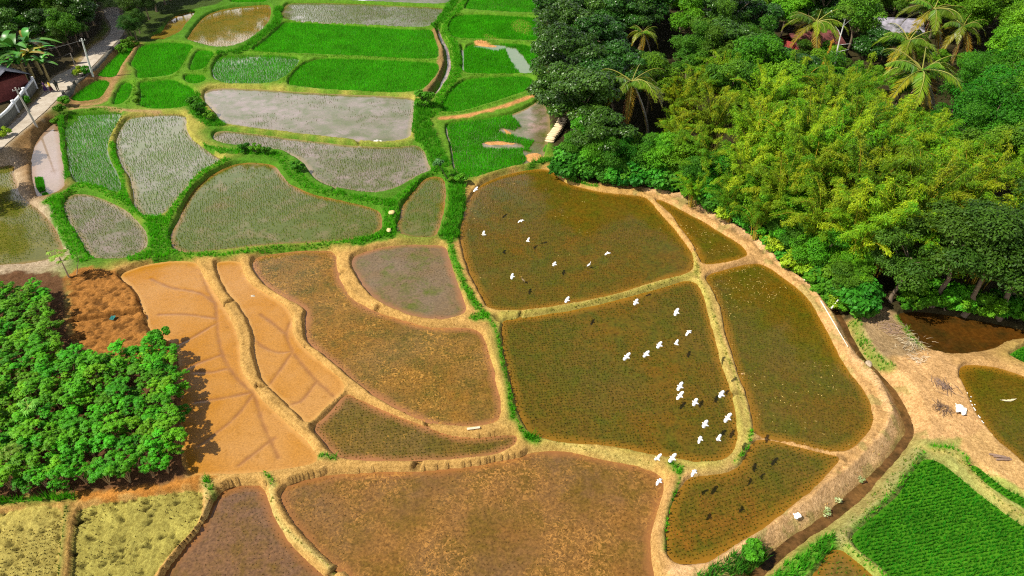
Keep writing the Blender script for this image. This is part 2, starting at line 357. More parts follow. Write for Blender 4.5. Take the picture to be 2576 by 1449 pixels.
pad(-.4, OLV, SPARSE, GREEN, [(1095,443),(1113,448),(1122,465),(1120,500),(1114,540),(1107,570),(1097,600),(1060,602),(1020,598),(1000,585),(995,572),(1008,545),(1010,520),(1025,500),(1050,470),(1070,450)], 'small pear shaped olive paddy beside the grassy ditch')
pad(-.2, LAVW, WIDE, OLIVE, [(318,298),(340,292),(400,288),(465,287),(472,300),(470,325),(480,345),(510,370),(545,395),(560,404),(540,415),(500,440),(470,475),(450,500),(430,525),(410,545),(385,550),(360,545),(345,530),(337,510),(335,480),(328,450),(315,430),(300,405),(290,375),(292,345),(300,320)], 'pale flooded paddy in the shape of a leaf, with sprouting rows')
pad(-.2, WRICE, (.22,.30,.055,4,(.075,.34,.007),.27,.5), GREEN, [(175,290),(230,283),(300,282),(310,288),(298,310),(283,335),(273,360),(269,380),(279,410),(296,435),(304,460),(303,478),(298,488),(275,480),(240,468),(205,463),(190,460),(178,440),(170,400),(165,360),(163,320),(168,300)], 'narrow paddy of young green rice standing in water')
pad(-.4, LAV, SPARSE, GREEN, [(158,520),(165,500),(180,490),(210,487),(240,493),(270,505),(300,520),(330,540),(350,560),(368,580),(375,605),(365,630),(340,645),(310,655),(270,656),(235,655),(215,630),(195,595),(175,560),(160,535)], 'grey paddy enclosed by thick grassy banks at the left')
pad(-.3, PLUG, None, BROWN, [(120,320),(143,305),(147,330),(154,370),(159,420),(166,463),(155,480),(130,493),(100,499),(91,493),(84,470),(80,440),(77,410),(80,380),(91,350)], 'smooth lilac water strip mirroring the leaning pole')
pad(-.6, dict(AMB, c1=(.13,.12,.015), c2=(.17,.15,.03), c3=(.10,.10,.012), a3=.5), SPARSE, (.42,.33,.23), [(-70,425),(5,420),(37,413),(37,450),(47,480),(62,505),(95,523),(115,543),(135,570),(150,595),(161,623),(164,638),(158,650),(100,664),(0,671),(-90,678)], 'mossy yellow green pool at the left edge')
pad(-.1, LUSH, LUSHC, BROWN, [(175,248),(240,203),(277,203),(272,220),(255,254),(213,260),(185,258)], 'bright green rice plot under the stone road wall')
pad(0, LUSH, LUSHC, BROWN, [(243,195),(250,186),(280,155),(310,125),(325,113),(343,114),(335,130),(318,150),(306,165),(298,185),(288,198),(277,198)], 'shaded green rice plot along the upper road wall')
pad(0, LUSH, LUSHC, LIME, [(350,119),(400,108),(468,110),(493,118),(475,135),(463,160),(443,191),(388,198),(343,202),(345,175),(327,165),(340,140)], 'green rice plot crossed by dark tree shadow')
pad(-.1, LUSH, LUSHC, LIME, [(346,210),(388,206),(435,200),(463,213),(491,225),(491,248),(475,272),(425,278),(346,274),(357,240)], 'bright green rice plot above the leaf shaped pool')
pad(-.1, LUSH, LUSHC, LIME, [(308,211),(334,210),(335,225),(315,264),(284,269),(289,248)], 'narrow sliver of green rice beside the brown footpath')
pad(0, LUSH, LUSHC, LIME, [(497,126),(546,131),(524,160),(512,181),(472,181),(486,150)], 'small square plot of green rice')
pad(0, LUSH, LUSHC, LIME, [(467,189),(511,188),(520,198),(513,211),(490,215),(468,208),(463,198)], 'smallest green rice plot between four bunds')
pad(.1, dict(LUSH, c1=(.10,.15,.03)), LUSHC, LIME, [(1167,24),(1182,0),(1200,-28),(1372,-28),(1362,34),(1300,34),(1240,30),(1177,27)], 'green rice plot touching the forest at the top edge')
pad(0, dict(WRICE, c1=(.08,.13,.03)), LUSHX, LIME, [(1142,42),(1190,38),(1280,42),(1364,47),(1367,106),(1300,103),(1220,101),(1150,100),(1130,90),(1128,65)], 'green rice plot with bare sand patches beside the forest')
pad(-.1, dict(WRICE, c1=(.08,.13,.03)), LUSHX, LIME, [(1165,118),(1230,107),(1367,118),(1352,186),(1300,188),(1230,190),(1182,188),(1164,181),(1166,150)], 'green rice plot with a tongue of pale water on its right')
pad(-.2, LUSH, LUSHC, LIME, [(1177,199),(1250,195),(1340,192),(1345,224),(1300,240),(1240,260),(1180,278),(1132,287),(1112,283),(1110,270),(1127,240),(1147,217)], 'plain green rice plot above the long sandy bank')
pad(-.3, dict(LAV, c1=(.30,.20,.17)), LUSHX, LIME, [(1119,316),(1150,308),(1200,303),(1290,291),(1350,257),(1372,242),(1388,310),(1378,370),(1362,403),(1330,413),(1280,423),(1230,438),(1180,453),(1149,438),(1142,425),(1137,390),(1127,345)], 'green rice plot opening into lilac water by the sandbags')
pad(-.6, MBR, TINY, TAN, [(1195,478),(1230,455),(1270,440),(1330,427),(1385,426),(1405,445),(1425,462),(1470,475),(1520,485),(1590,490),(1620,495),(1640,510),(1670,545),(1700,580),(1723,610),(1743,640),(1748,670),(1738,684),(1700,696),(1640,713),(1560,738),(1480,756),(1400,770),(1330,780),(1262,785),(1227,778),(1212,755),(1192,710),(1172,660),(1160,610),(1157,570),(1167,530),(1180,500)], 'large brown paddy in the middle with egrets over its left half', .17)
pad(-.6, MBR, TINY, SAND, [(1645,503),(1662,502),(1700,521),(1750,546),(1800,576),(1850,606),(1878,630),(1882,644),(1860,653),(1800,666),(1767,668),(1760,650),(1747,620),(1717,580),(1684,537)], 'brown triangular paddy under the bamboo', .17)
pad(-.8, MBR, TINYB, OLIVE, [(1258,806),(1300,801),(1400,789),(1500,769),(1580,749),(1660,724),(1720,708),(1745,708),(1763,725),(1778,770),(1793,830),(1808,890),(1828,950),(1843,1000),(1855,1050),(1858,1100),(1843,1140),(1820,1158),(1780,1166),(1720,1160),(1650,1146),(1560,1128),(1460,1116),(1380,1108),(1342,1098),(1317,1078),(1300,1040),(1287,980),(1272,920),(1260,860)], 'brown paddy in the centre with most of the egret flock above it', .17)
pad(-.8, MBR, TINY, SAND, [(1768,692),(1830,677),(1890,662),(1915,662),(1960,692),(2020,737),(2060,792),(2093,860),(2128,930),(2163,965),(2188,1010),(2203,1050),(2193,1080),(2160,1118),(2115,1143),(2060,1133),(2000,1117),(1950,1105),(1894,1096),(1892,1060),(1874,980),(1854,940),(1836,880),(1819,810),(1804,760),(1788,725)], 'long brown paddy beside the wide tan stream bank', .14)
pad(-.85, dict(MBR, c1=(.185,.078,.007)), TINYB, SAND, [(1893,1105),(1950,1111),(2010,1124),(2070,1139),(2118,1149),(2090,1190),(2050,1230),(2000,1270),(1940,1310),(1890,1350),(1850,1375),(1810,1400),(1760,1418),(1700,1420),(1673,1395),(1669,1350),(1676,1300),(1696,1250),(1716,1212),(1741,1198),(1800,1192),(1850,1182),(1880,1150)], 'brown paddy marked with bird shadows, low at the right', .16)
pad(-1.15, RUST, (.3,.08,.05,3,(.10,.075,.014),.55,.8), TAN, [(712,1230),(730,1215),(780,1202),(850,1194),(950,1188),(1050,1186),(1150,1177),(1250,1162),(1310,1147),(1350,1132),(1420,1137),(1500,1150),(1580,1167),(1640,1182),(1672,1202),(1673,1230),(1660,1270),(1645,1320),(1638,1370),(1640,1420),(1645,1470),(1650,1520),(950,1520),(880,1455),(830,1420),(780,1375),(740,1320),(715,1280),(703,1250)], 'broad rust brown paddy across the bottom, flecked with straw')
pad(-1.25, dict(RUST, c1=(.155,.080,.035), c2=(.130,.078,.048), aspk=.1), (.3,.08,.05,3,(.08,.075,.02),.5,.8), TAN, [(555,1240),(580,1224),(640,1217),(663,1224),(670,1250),(683,1290),(708,1335),(748,1385),(798,1430),(840,1462),(870,1520),(395,1520),(412,1440),(450,1395),(490,1350),(520,1300),(535,1265)], 'dull purple brown paddy with a curved bank, bottom left')
pad(-1.0, None, None, TAN, [(190,1290),(210,1275),(280,1262),(360,1252),(440,1240),(505,1232),(512,1250),(510,1290),(490,1330),(450,1370),(415,1410),(385,1455),(360,1520),(160,1520),(180,1449),(182,1380)], 'drained straw coloured paddy', .25, dry=(.36, .32, .075))
pad(-.9, None, None, TAN, [(-90,1315),(0,1292),(60,1280),(130,1275),(158,1280),(162,1300),(155,1340),(147,1400),(142,1449),(136,1520),(-90,1520)], 'drained paddy in the corner', .25, dry=(.37, .31, .08))
pad(-.7, TANW, None, TAN, [(302,690),(330,680),(360,668),(420,658),(480,657),(500,665),(518,700),(537,735),(557,765),(572,790),(592,820),(603,860),(605,900),(612,940),(632,970),(657,1000),(697,1040),(737,1080),(777,1115),(801,1145),(798,1163),(770,1176),(700,1188),(640,1190),(580,1193),(500,1198),(470,1200),(455,1150),(450,1000),(452,900),(440,860),(378,850),(368,800),(358,765),(335,725),(310,705)], 'long tan mud paddy with branching drain furrows beside the shrub plot')
pad(-.7, TANW, None, TAN, [(537,664),(560,657),(600,657),(610,670),(620,700),(638,720),(678,745),(718,770),(733,790),(738,830),(748,860),(778,890),(828,925),(863,955),(868,980),(846,1000),(816,1028),(786,1058),(775,1064),(750,1046),(712,1008),(684,985),(659,955),(644,920),(636,880),(636,845),(624,810),(596,762),(574,735),(552,700)], 'narrow tan mud paddy between two curving banks')
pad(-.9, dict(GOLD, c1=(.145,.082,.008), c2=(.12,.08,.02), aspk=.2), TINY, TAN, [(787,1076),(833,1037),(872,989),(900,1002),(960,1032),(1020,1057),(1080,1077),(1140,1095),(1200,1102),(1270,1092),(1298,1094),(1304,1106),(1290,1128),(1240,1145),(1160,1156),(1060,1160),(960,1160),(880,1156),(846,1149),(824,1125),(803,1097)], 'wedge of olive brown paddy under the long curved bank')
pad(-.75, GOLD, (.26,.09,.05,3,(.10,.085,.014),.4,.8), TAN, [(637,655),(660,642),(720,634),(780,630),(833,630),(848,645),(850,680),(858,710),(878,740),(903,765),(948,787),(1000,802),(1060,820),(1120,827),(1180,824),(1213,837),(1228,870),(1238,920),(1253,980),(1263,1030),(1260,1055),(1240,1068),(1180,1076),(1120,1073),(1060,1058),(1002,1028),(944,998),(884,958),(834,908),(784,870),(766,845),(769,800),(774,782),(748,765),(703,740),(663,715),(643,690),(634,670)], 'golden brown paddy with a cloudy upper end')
pad(-.65, dict(OLV, c1=(.165,.10,.038), c2=(.16,.115,.07), edge=(.28,.13,.06), a3=.36), (.3,.09,.05,3,(.11,.10,.015),.62,.8), TAN, [(882,655),(892,642),(930,630),(1000,616),(1050,615),(1118,617),(1128,640),(1138,680),(1153,720),(1172,765),(1170,788),(1150,800),(1100,806),(1050,798),(1002,783),(953,758),(918,728),(898,698),(884,675)], 'rounded taupe paddy enclosed by a tan bank')
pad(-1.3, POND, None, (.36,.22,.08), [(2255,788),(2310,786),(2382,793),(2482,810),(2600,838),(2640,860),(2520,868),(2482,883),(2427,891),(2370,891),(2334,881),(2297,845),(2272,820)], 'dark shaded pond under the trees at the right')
pad(-1.0, MBR, TINY, SAND, [(2407,925),(2445,918),(2507,925),(2576,947),(2700,995),(2700,1280),(2576,1173),(2552,1146),(2507,1111),(2482,1081),(2454,1046),(2424,978),(2411,958)], 'brown paddy at the right edge with white froth on its bank')
pad(-.9, LUSH, LUSHD, (.40,.28,.08), [(2537,890),(2600,862),(2680,900),(2640,930),(2576,918),(2542,902)], 'corner of green paddy beside the shaded pond')
pad(-1.2, LUSH, LUSHD, (.32,.32,.10), [(2326,1150),(2375,1168),(2441,1225),(2507,1279),(2576,1323),(2700,1420),(2700,1530),(2300,1530),(2242,1455),(2180,1405),(2146,1374),(2142,1356),(2180,1308),(2242,1265),(2286,1203)], 'dark green rice paddy in the bottom right corner')
pad(-1.1, LUSH, LUSHD, (.30,.34,.08), [(2433,1173),(2456,1171),(2485,1194),(2530,1229),(2576,1251),(2650,1290),(2650,1350),(2576,1280),(2530,1254),(2472,1214)], 'thin strip of dark green rice above the corner paddy')
pad(-1.3, dict(MBR, c1=(.22,.12,.03)), WIDE, (.32,.34,.08), [(2080,1387),(2110,1382),(2140,1402),(2178,1430),(2208,1460),(2245,1530),(1960,1530),(2040,1455)], 'muddy paddy corner with rows of seedlings at the bottom edge')
def ribbon(c, w):
    c = spline(c, 3); t = np.gradient(c, axis=0); t /= np.linalg.norm(t, axis=1)[:, None]; n = np.stack([-t[:, 1], t[:, 0]], 1)
    w = np.interp(np.linspace(0, 1, len(c)), np.linspace(0, 1, len(w)), w)[:, None] / 2
    return [tuple(q) for q in np.vstack([c + n * w, (c - n * w)[::-1]])]
STREAMC = [(1975,660),(2050,722),(2108,790),(2138,850),(2168,900),(2208,940),(2246,985),(2268,1025),(2283,1060),(2288,1090),(2270,1120),(2220,1180),(2150,1248),(2080,1308),(2010,1355),(1960,1395),(1900,1452),(1840,1530)]
N_PADDY = len(P)
pad(-1.55, dict(POND, c1=(.17,.085,.025), c2=(.11,.055,.02)), None, SAND, ribbon(STREAMC, [8,10,12,14,14,16,20,26,30,32,34,34]), 'narrow brown stream winding past the wide bank')
pad(-.5, dict(POND, c1=(.26,.14,.08), c2=(.32,.25,.2)), None, GREEN, ribbon([(1099,72),(1105,84),(1113,105),(1124,125),(1128,145),(1130,170),(1124,190),(1114,210),(1102,228),(1090,243)], [8,7,6,6,7,8,6,5]), 'thin canal of muddy water between rubble and grass')
pad(-.3, dict(LAV), None, LIME, ribbon([(1162,120),(1165,140),(1166,160),(1164,182)], [4,5,5,3]), 'sliver of ditch water beside a green bund')

# ------------------------------------------------------------------ terrain: one sheet
def axis(lo, hi, segs, far_lo, far_hi):
    a = [lo]
    while a[-1] < hi: a.append(a[-1] + np.interp(a[-1], *segs))
    st = np.interp(hi, *segs); b = [a[-1]]
    while b[-1] < far_hi: st *= 1.35; b.append(b[-1] + st)
    st = np.interp(lo, *segs); c = [a[0]]
    while c[-1] > far_lo: st *= 1.35; c.append(c[-1] - st)
    return np.array(c[::-1][:-1] + a + b[1:])
XS = axis(-108, 108, ([-108, -60, -40, 40, 60, 108], [.26, .20, .115, .115, .20, .26]), -1500, 1500)
YS = axis(18, 156, ([18, 40, 60, 100, 156], [.09, .11, .14, .22, .33]), -400, 2200)
NX, NY = len(XS), len(YS)
GX, GY = np.meshgrid(XS, YS)
for p in P:
    p['poly'] = smooth_poly(GP(p['pts'], p['z']), 2 if len(p['pts']) < 40 else 1)
# level and bank colour interpolated from the nearest outlines, on a coarse grid
cx = np.arange(-130, 131, 1.25); cy = np.arange(10, 190, 1.25); CX, CY = np.meshgrid(cx, cy)
num = np.zeros(CX.shape); nfb = np.zeros(CX.shape); colr = np.zeros(CX.shape + (3,)); den = np.zeros(CX.shape)
for k, p in enumerate(P):
    if k >= N_PADDY: continue
    for q in p['poly'][::2]:
        w = 1.0 / ((CX - q[0]) ** 2 + (CY - q[1]) ** 2 + .15) ** 1.9
        num += w * p['z']; nfb += w * p['fb']; den += w; colr += w[..., None] * np.array(p['bank'])
num /= den; nfb /= den; colr /= den[..., None]
def bil(A):
    u = np.clip((GX - cx[0]) / 1.25, 0, len(cx) - 1.001); v = np.clip((GY - cy[0]) / 1.25, 0, len(cy) - 1.001)
    i, j = u.astype(int), v.astype(int); fu, fv = u - i, v - j
    if A.ndim == 3: fu, fv = fu[..., None], fv[..., None]
    return (A[j, i] * (1 - fu) + A[j, i + 1] * fu) * (1 - fv) + (A[j + 1, i] * (1 - fu) + A[j + 1, i + 1] * fu) * fv
BASE = bil(num); GC = bil(colr)
lump = vnoise(GX, GY, .8, 3, 3); fine = vnoise(GX, GY, .32, 9, 2); broad = vnoise(GX, GY, 4.0, 21, 2)
TOP = BASE + bil(nfb) + .12 + (lump - .5) * .18 + (fine - .5) * .08
def window(P_, m):
    lo, hi = P_.min(0) - m, P_.max(0) + m
    i0, i1 = np.searchsorted(XS, [lo[0], hi[0]]); j0, j1 = np.searchsorted(YS, [lo[1], hi[1]])
    return slice(max(j0, 0), j1), slice(max(i0, 0), i1)
def region(pts, z=-.5, it=2):
    q = smooth_poly(GP(pts, z), it); sl = window(q, 3.0); d, _, _ = sdist(GX[sl], GY[sl], q); return sl, d
def paint(pts, col, z=-.5, feather=.5, amt=1.0, rough=.6, it=2):
    sl, d = region(pts, z, it); w = sstep(-feather, feather, d + (lump[sl] - .5) * 2 * rough)[..., None] * amt
    GC[sl] = GC[sl] * (1 - w) + np.array(col) * w
GRASS = []                                              # (polyline, half width, height, colour)
def stroke(pts, wpx, col, z=-.4, grass=None, amt=1.0, raise_=0.0, hard=.35):
    q = spline(GP(pts, z), 3) if len(pts) > 2 else GP(pts, z); mx_, my_ = np.mean(pts, 0)
    hw = wpx / 2 * mpp(mx_, my_); sl = window(q, hw + 1.5); d = pdist(GX[sl], GY[sl], q)
    w = (1 - sstep(hw - hard, hw + hard, d + (lump[sl] - .5) * hw * 1.1)) * amt
    GC[sl] = GC[sl] * (1 - w[..., None]) + np.array(col) * w[..., None]
    if raise_: TOP[sl] += raise_ * np.clip(1 - (d / (hw * 1.2)) ** 2, 0, 1)
    if grass: GRASS.append((q, hw, grass[0], grass[1], grass[2] if len(grass) > 2 else 1.0))
# --- soil regions
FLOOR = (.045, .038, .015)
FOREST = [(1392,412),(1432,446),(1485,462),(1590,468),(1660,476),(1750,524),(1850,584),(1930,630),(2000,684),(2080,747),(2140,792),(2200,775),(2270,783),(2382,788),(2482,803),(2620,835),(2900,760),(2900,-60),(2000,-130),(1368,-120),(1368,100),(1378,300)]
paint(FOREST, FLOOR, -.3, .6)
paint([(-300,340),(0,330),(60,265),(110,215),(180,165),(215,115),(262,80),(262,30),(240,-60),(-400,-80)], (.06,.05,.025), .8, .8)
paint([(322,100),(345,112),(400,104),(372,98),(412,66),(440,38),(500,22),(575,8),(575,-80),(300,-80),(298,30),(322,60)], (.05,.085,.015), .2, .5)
paint([(-60,690),(160,690),(172,760),(175,860),(250,880),(360,850),(440,860),(478,900),(488,1200),(440,1225),(330,1238),(200,1240),(0,1262),(-60,1270)], (.13,.065,.03), -.6, .4)
paint([(168,684),(240,680),(300,684),(332,715),(362,760),(371,800),(379,850),(430,862),(440,905),(300,900),(188,884),(172,800)], (.34,.15,.035), -.4, .3)
paint([(185,1245),(330,1236),(440,1222),(520,1208),(560,1206),(505,1226),(360,1246),(205,1268)], (.46,.20,.04), -.9, .25)
SANDR = [(2250,900),(2300,888),(2345,880),(2392,897),(2402,930),(2415,985),(2442,1040),(2482,1088),(2445,1108),(2380,1115),(2312,1105),(2294,1070),(2275,1010),(2238,960),(2218,930)]
paint(SANDR, (.56,.34,.15), -1.0, .25); paint([(2395,1118),(2480,1090),(2510,1118),(2576,1182),(2620,1230),(2576,1248),(2520,1212),(2440,1167),(2400,1140)], (.54,.34,.14), -1.0, .25)
paint([(2145,790),(2215,770),(2280,800),(2310,850),(2330,880),(2250,905),(2215,925),(2190,895),(2160,850)], (.36,.25,.13), -1.0, .4)
# --- bund colours, footpaths, grass
LG = (.30, (.075,.38,.008)); TG = (.50, (.060,.31,.008)); YG = (.16, (.26,.30,.05), .45)
stroke([(150,500),(160,560),(185,610),(215,652)], 44, GREEN, -.2, LG)
stroke([(120,510),(150,500),(205,472),(250,478),(300,503),(345,535),(380,560),(398,590)], 26, LIME, -.2, LG)
stroke([(395,560),(405,600),(400,640)], 56, GREEN, -.2, LG); stroke([(340,652),(400,640),(445,642)], 34, GREEN, -.3, LG)
stroke([(455,645),(560,643),(640,632),(740,622),(860,613),(940,603),(990,592)], 14, LIME, -.3, LG)
stroke([(900,612),(950,600),(985,590)], 30, GREEN, -.3, LG)
stroke([(418,570),(440,528),(480,468),(530,430),(572,408)], 20, LIME, -.2, LG)
stroke([(500,372),(560,385),(600,384),(650,386),(700,395),(725,420),(750,450),(790,476),(840,491),(900,500),(950,510),(985,515)], 30, GREEN, -.1, LG)
stroke([(985,515),(1030,482),(1060,457),(1090,440)], 26, GREEN, -.2, LG); stroke([(985,510),(985,560),(985,592)], 40, GREEN, -.2, LG)
stroke([(1062,262),(1062,320),(1082,370),(1104,420)], 54, GREEN, -.1, TG); stroke([(1130,440),(1150,480),(1146,540),(1130,590)], 46, GREEN, -.2, TG)
stroke([(1130,590),(1136,630),(1157,690),(1186,750),(1217,790)], 20, GREEN, -.3, LG)
stroke([(1217,790),(1247,830),(1262,900),(1280,980),(1290,1040),(1320,1090),(1347,1106)], 12, GREEN, -.5, LG)
stroke([(1195,800),(1225,795)], 26, GREEN, -.4, LG); stroke([(1290,1020),(1290,1050)], 14, GREEN, -.5, LG); stroke([(1330,1098),(1350,1106)], 20, GREEN, -.6, TG)
stroke([(703,22),(700,50),(682,75),(645,102),(615,126),(560,136)], 24, GREEN, .2, TG)
stroke([(1182,0),(1152,30),(1127,65),(1122,92),(1140,130),(1146,180),(1132,210),(1108,250),(1092,290)], 26, LIME, .1, LG)
stroke([(1150,0),(1128,30),(1095,68)], 26, GREEN, .1, TG); stroke([(1140,100),(1155,150),(1152,195)], 18, GREEN, .1, LG)
for q in ([(630,133),(770,143),(900,147),(1000,151),(1105,156)], [(772,147),(706,213)], [(549,136),(524,165),(515,190)], [(470,185),(515,185)], [(345,205),(400,203),(445,196)], [(480,130),(466,165),(446,196)],
          [(1140,40),(1365,44)], [(1145,104),(1366,112)], [(1165,192),(1345,190)], [(1110,290),(1180,282),(1300,246),(1345,228)], [(340,208),(340,235),(320,268)], [(165,295),(230,278),(305,278)]):
    stroke(q, 8, LIME, 0, (.16, (.12,.36,.015)))
stroke([(484,248),(497,282),(522,304),(548,318)], 40, GREEN, -.1, TG)
stroke([(154,300),(156,380),(168,450)], 18, GREEN, -.1, TG); stroke([(285,365),(288,400),(306,440),(312,490),(335,530)], 16, GREEN, -.1, LG)
stroke([(310,300),(290,335),(278,365)], 12, OLIVE, -.1, (.14, (.20,.24,.04), .6))
stroke([(346,118),(322,150),(300,185),(284,215),(262,258),(220,266),(190,266)], 12, (.34,.21,.09), .1); stroke([(180,275),(260,272),(330,280),(400,282)], 10, (.36,.24,.11), .1)
stroke([(1110,300),(1180,292),(1260,272),(1305,256),(1355,238)], 16, (.55,.27,.10), 0)
stroke([(1092,78),(1108,120),(1110,155),(1104,185),(1086,215),(1068,240)], 20, (.24,.16,.06), .1, None, 1, .22)
stroke([(1264,790),(1400,778),(1560,744),(1700,702),(1750,690)], 8, OLIVE, -.5, YG); stroke([(1752,690),(1785,770),(1815,860),(1850,950),(1878,1040),(1885,1090),(1855,1160)], 9, (.42,.37,.09), -.6, YG)
stroke([(1740,640),(1755,690)], 14, (.40,.36,.08), -.5, YG); stroke([(1392,1112),(1500,1136),(1640,1170)], 8, (.48,.40,.12), -.8, YG)
stroke([(1712,1180),(1700,1240),(1682,1300),(1674,1385)], 9, GREEN, -.8, LG); stroke([(1690,1170),(1705,1190)], 20, GREEN, -.8, TG)
stroke([(1848,1168),(1880,1130),(1888,1090)], 8, (.26,.33,.05), -.8, LG)
stroke([(-30,1272),(90,1262),(190,1256)], 18, GREEN, -.8, TG); stroke([(170,1280),(163,1350),(150,1470)], 12, (.16,.20,.04), -.9, (.2, (.08,.16,.02), .6))
stroke([(522,1216),(540,1250)], 16, (.14,.22,.04), -.9, TG); stroke([(810,1158),(842,1160)], 16, (.14,.22,.04), -.9, LG); stroke([(672,1200),(690,1225)], 10, (.14,.22,.04), -.9, LG)
stroke([(685,1230),(690,1290),(730,1345),(790,1395),(840,1440)], 8, (.46,.40,.14), -1, YG)
stroke([(515,1215),(522,1290),(490,1350),(430,1420)], 6, (.50,.40,.16), -.9, YG)
stroke([(2310,1140),(2235,1225),(2160,1310),(2115,1362)], 34, (.34,.32,.12), -.9, (.2, (.20,.30,.05), .6)); stroke([(2325,1140),(2275,1205),(2225,1262),(2150,1330)], 10, (.14,.30,.03), -.9, LG)
stroke([(2320,1130),(2400,1150),(2450,1200),(2520,1268),(2600,1310)], 18, (.42,.36,.11), -.9, (.16, (.26,.32,.06), .6)); stroke([(2340,1125),(2410,1138),(2450,1190),(2520,1245)], 8, (.15,.32,.03), -.9, LG)
stroke([(2128,1378),(2190,1425),(2250,1475)], 16, (.26,.32,.06), -1.0, LG)
stroke([(2085,1372),(2040,1400),(1990,1440),(1950,1475)], 52, (.10,.26,.02), -1.0, (.5, (.07,.36,.015)))
stroke([(1915,1385),(1880,1408),(1830,1432),(1770,1465)], 46, GREEN, -.8, (.8, (.06,.26,.02)))
stroke([(2150,810),(2170,860),(2200,900),(2235,925)], 24, (.22,.26,.05), -1.0, (.3, (.10,.32,.015), .7)); stroke([(2262,800),(2290,850),(2312,870)], 18, (.16,.26,.03), -1.0, (.3, (.09,.32,.015), .6))
stroke([(1330,424),(1385,406),(1420,440)], 20, GREEN, -.3, TG); stroke([(1430,452),(1500,468)], 10, LIME, -.3, LG)
stroke([(1630,480),(1720,500),(1800,550),(1890,600),(1960,650),(2030,705),(2085,775),(2120,850),(2165,915),(2215,965),(2245,1030),(2240,1090),(2180,1160),(2090,1230),(2000,1300),(1900,1365),(1800,1415),(1700,1438)], 34, (.60,.38,.19), -.5, None, .9, .30)
stroke([(2120,850),(2190,940),(2235,1010),(2245,1060),(2210,1130),(2100,1235),(1980,1330)], 12, (.50,.34,.17), -.5, (.14, (.42,.36,.14), .25), .6)
# --- road shelf
ROADL = [(-40,372),(21,322),(75,271),(112,236),(128,197),(179,174),(206,158),(226,122),(258,104),(279,84),(281,62),(264,40),(262,20)]
ROADR = [(-10,385),(30,348),(102,290),(146,245),(185,207),(214,184),(232,166),(258,138),(289,108),(310,86),(316,60),(298,36),(300,18)]
ROAD_Z = .85
road_poly = ROADL + ROADR[::-1]
q = smooth_poly(GP(road_poly, ROAD_Z), 1); sl = window(q, 5.0); d, _, _ = sdist(GX[sl], GY[sl], q); w = sstep(-2.2, -.5, d)
TOP[sl] = TOP[sl] * (1 - w) + (ROAD_Z - .05 + (lump[sl] - .5) * .05 * (d < -.1)) * w
w = sstep(-.9, -.2, d + (lump[sl] - .5))[..., None]; GC[sl] = GC[sl] * (1 - w) + np.array((.34,.27,.18)) * w
yard = smooth_poly(GP([(-300,330),(20,322),(110,236),(128,197),(206,158),(226,122),(262,80),(240,-60),(-300,-60)], ROAD_Z), 1); sl = window(yard, 3)
d, _, _ = sdist(GX[sl], GY[sl], yard); w = sstep(-1.5, .5, d); TOP[sl] = TOP[sl] * (1 - w) + (ROAD_Z + (lump[sl] - .5) * .1) * w
q = spline(GP([(1630,480),(1720,500),(1800,550),(1890,600),(1960,650),(2030,705),(2085,775),(2120,850),(2165,915),(2215,965),(2250,1030),(2250,1090),(2185,1165),(2095,1240),(2005,1310),(1905,1375),(1800,1420)], -.6), 3)
sl = window(q, 3.0); d = pdist(GX[sl], GY[sl], q); TOP[sl] += (vnoise(GX[sl], GY[sl], .75, 71, 3) - .5) * .55 * np.clip(1.3 - d / 2.0, 0, 1)
pk = vnoise(GX[sl], GY[sl], 1.1, 73, 3); w = (sstep(.60, .68, pk) * .7 * (d < 2.2))[..., None]; GC[sl] = GC[sl] * (1 - w) + np.array((.33, .27, .09)) * w
# --- carve paddies
Z = TOP.copy(); OWN = np.full(Z.shape, -1, int)
jit = (vnoise(GX, GY, .7, 31, 2) - .5) * .13 + (vnoise(GX, GY, 2.4, 33) - .5) * .24
for k, p in enumerate(P):
    sl = window(p['poly'], 2.5); d, _, _ = sdist(GX[sl], GY[sl], p['poly']); d = d + jit[sl]
    ins = d > 0; zz = Z[sl]
    lift = np.where((d > -1.0) & ~ins, p['z'] + p['fb'] + .07 + (fine[sl] - .5) * .08 - .1 * sstep(-.4, -1.0, d), -9) if k < N_PADDY else np.full(d.shape, -9.)
    zz = np.where(OWN[sl] < 0, np.maximum(zz, lift), zz)
    wall = p['z'] + np.maximum(-d, 0) * ((1.75 if k != N_PADDY else 1.0) + (broad[sl] - .5) * (1.0 if k != N_PADDY else .8)) + (lump[sl] - .5) * .10 * (d < 0)
    zz = np.where(ins, zz, np.minimum(zz, wall))
    if p['dry']:
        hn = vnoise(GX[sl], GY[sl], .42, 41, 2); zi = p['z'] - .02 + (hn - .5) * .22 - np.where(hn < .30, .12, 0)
        GC[sl] = np.where(ins[..., None], np.array(p['dry']) * (.75 + .5 * broad[sl][..., None]) * np.where(hn < .27, .35, 1.)[..., None], GC[sl])  # hollows darkened: stubble shadow put into the soil colour
    else: zi = p['z'] - np.minimum(.22, np.maximum(d, 0) * .9) - .004
    zz = np.where(ins, zi, zz); Z[sl] = zz; OWN[sl] = np.where(ins, k, OWN[sl])
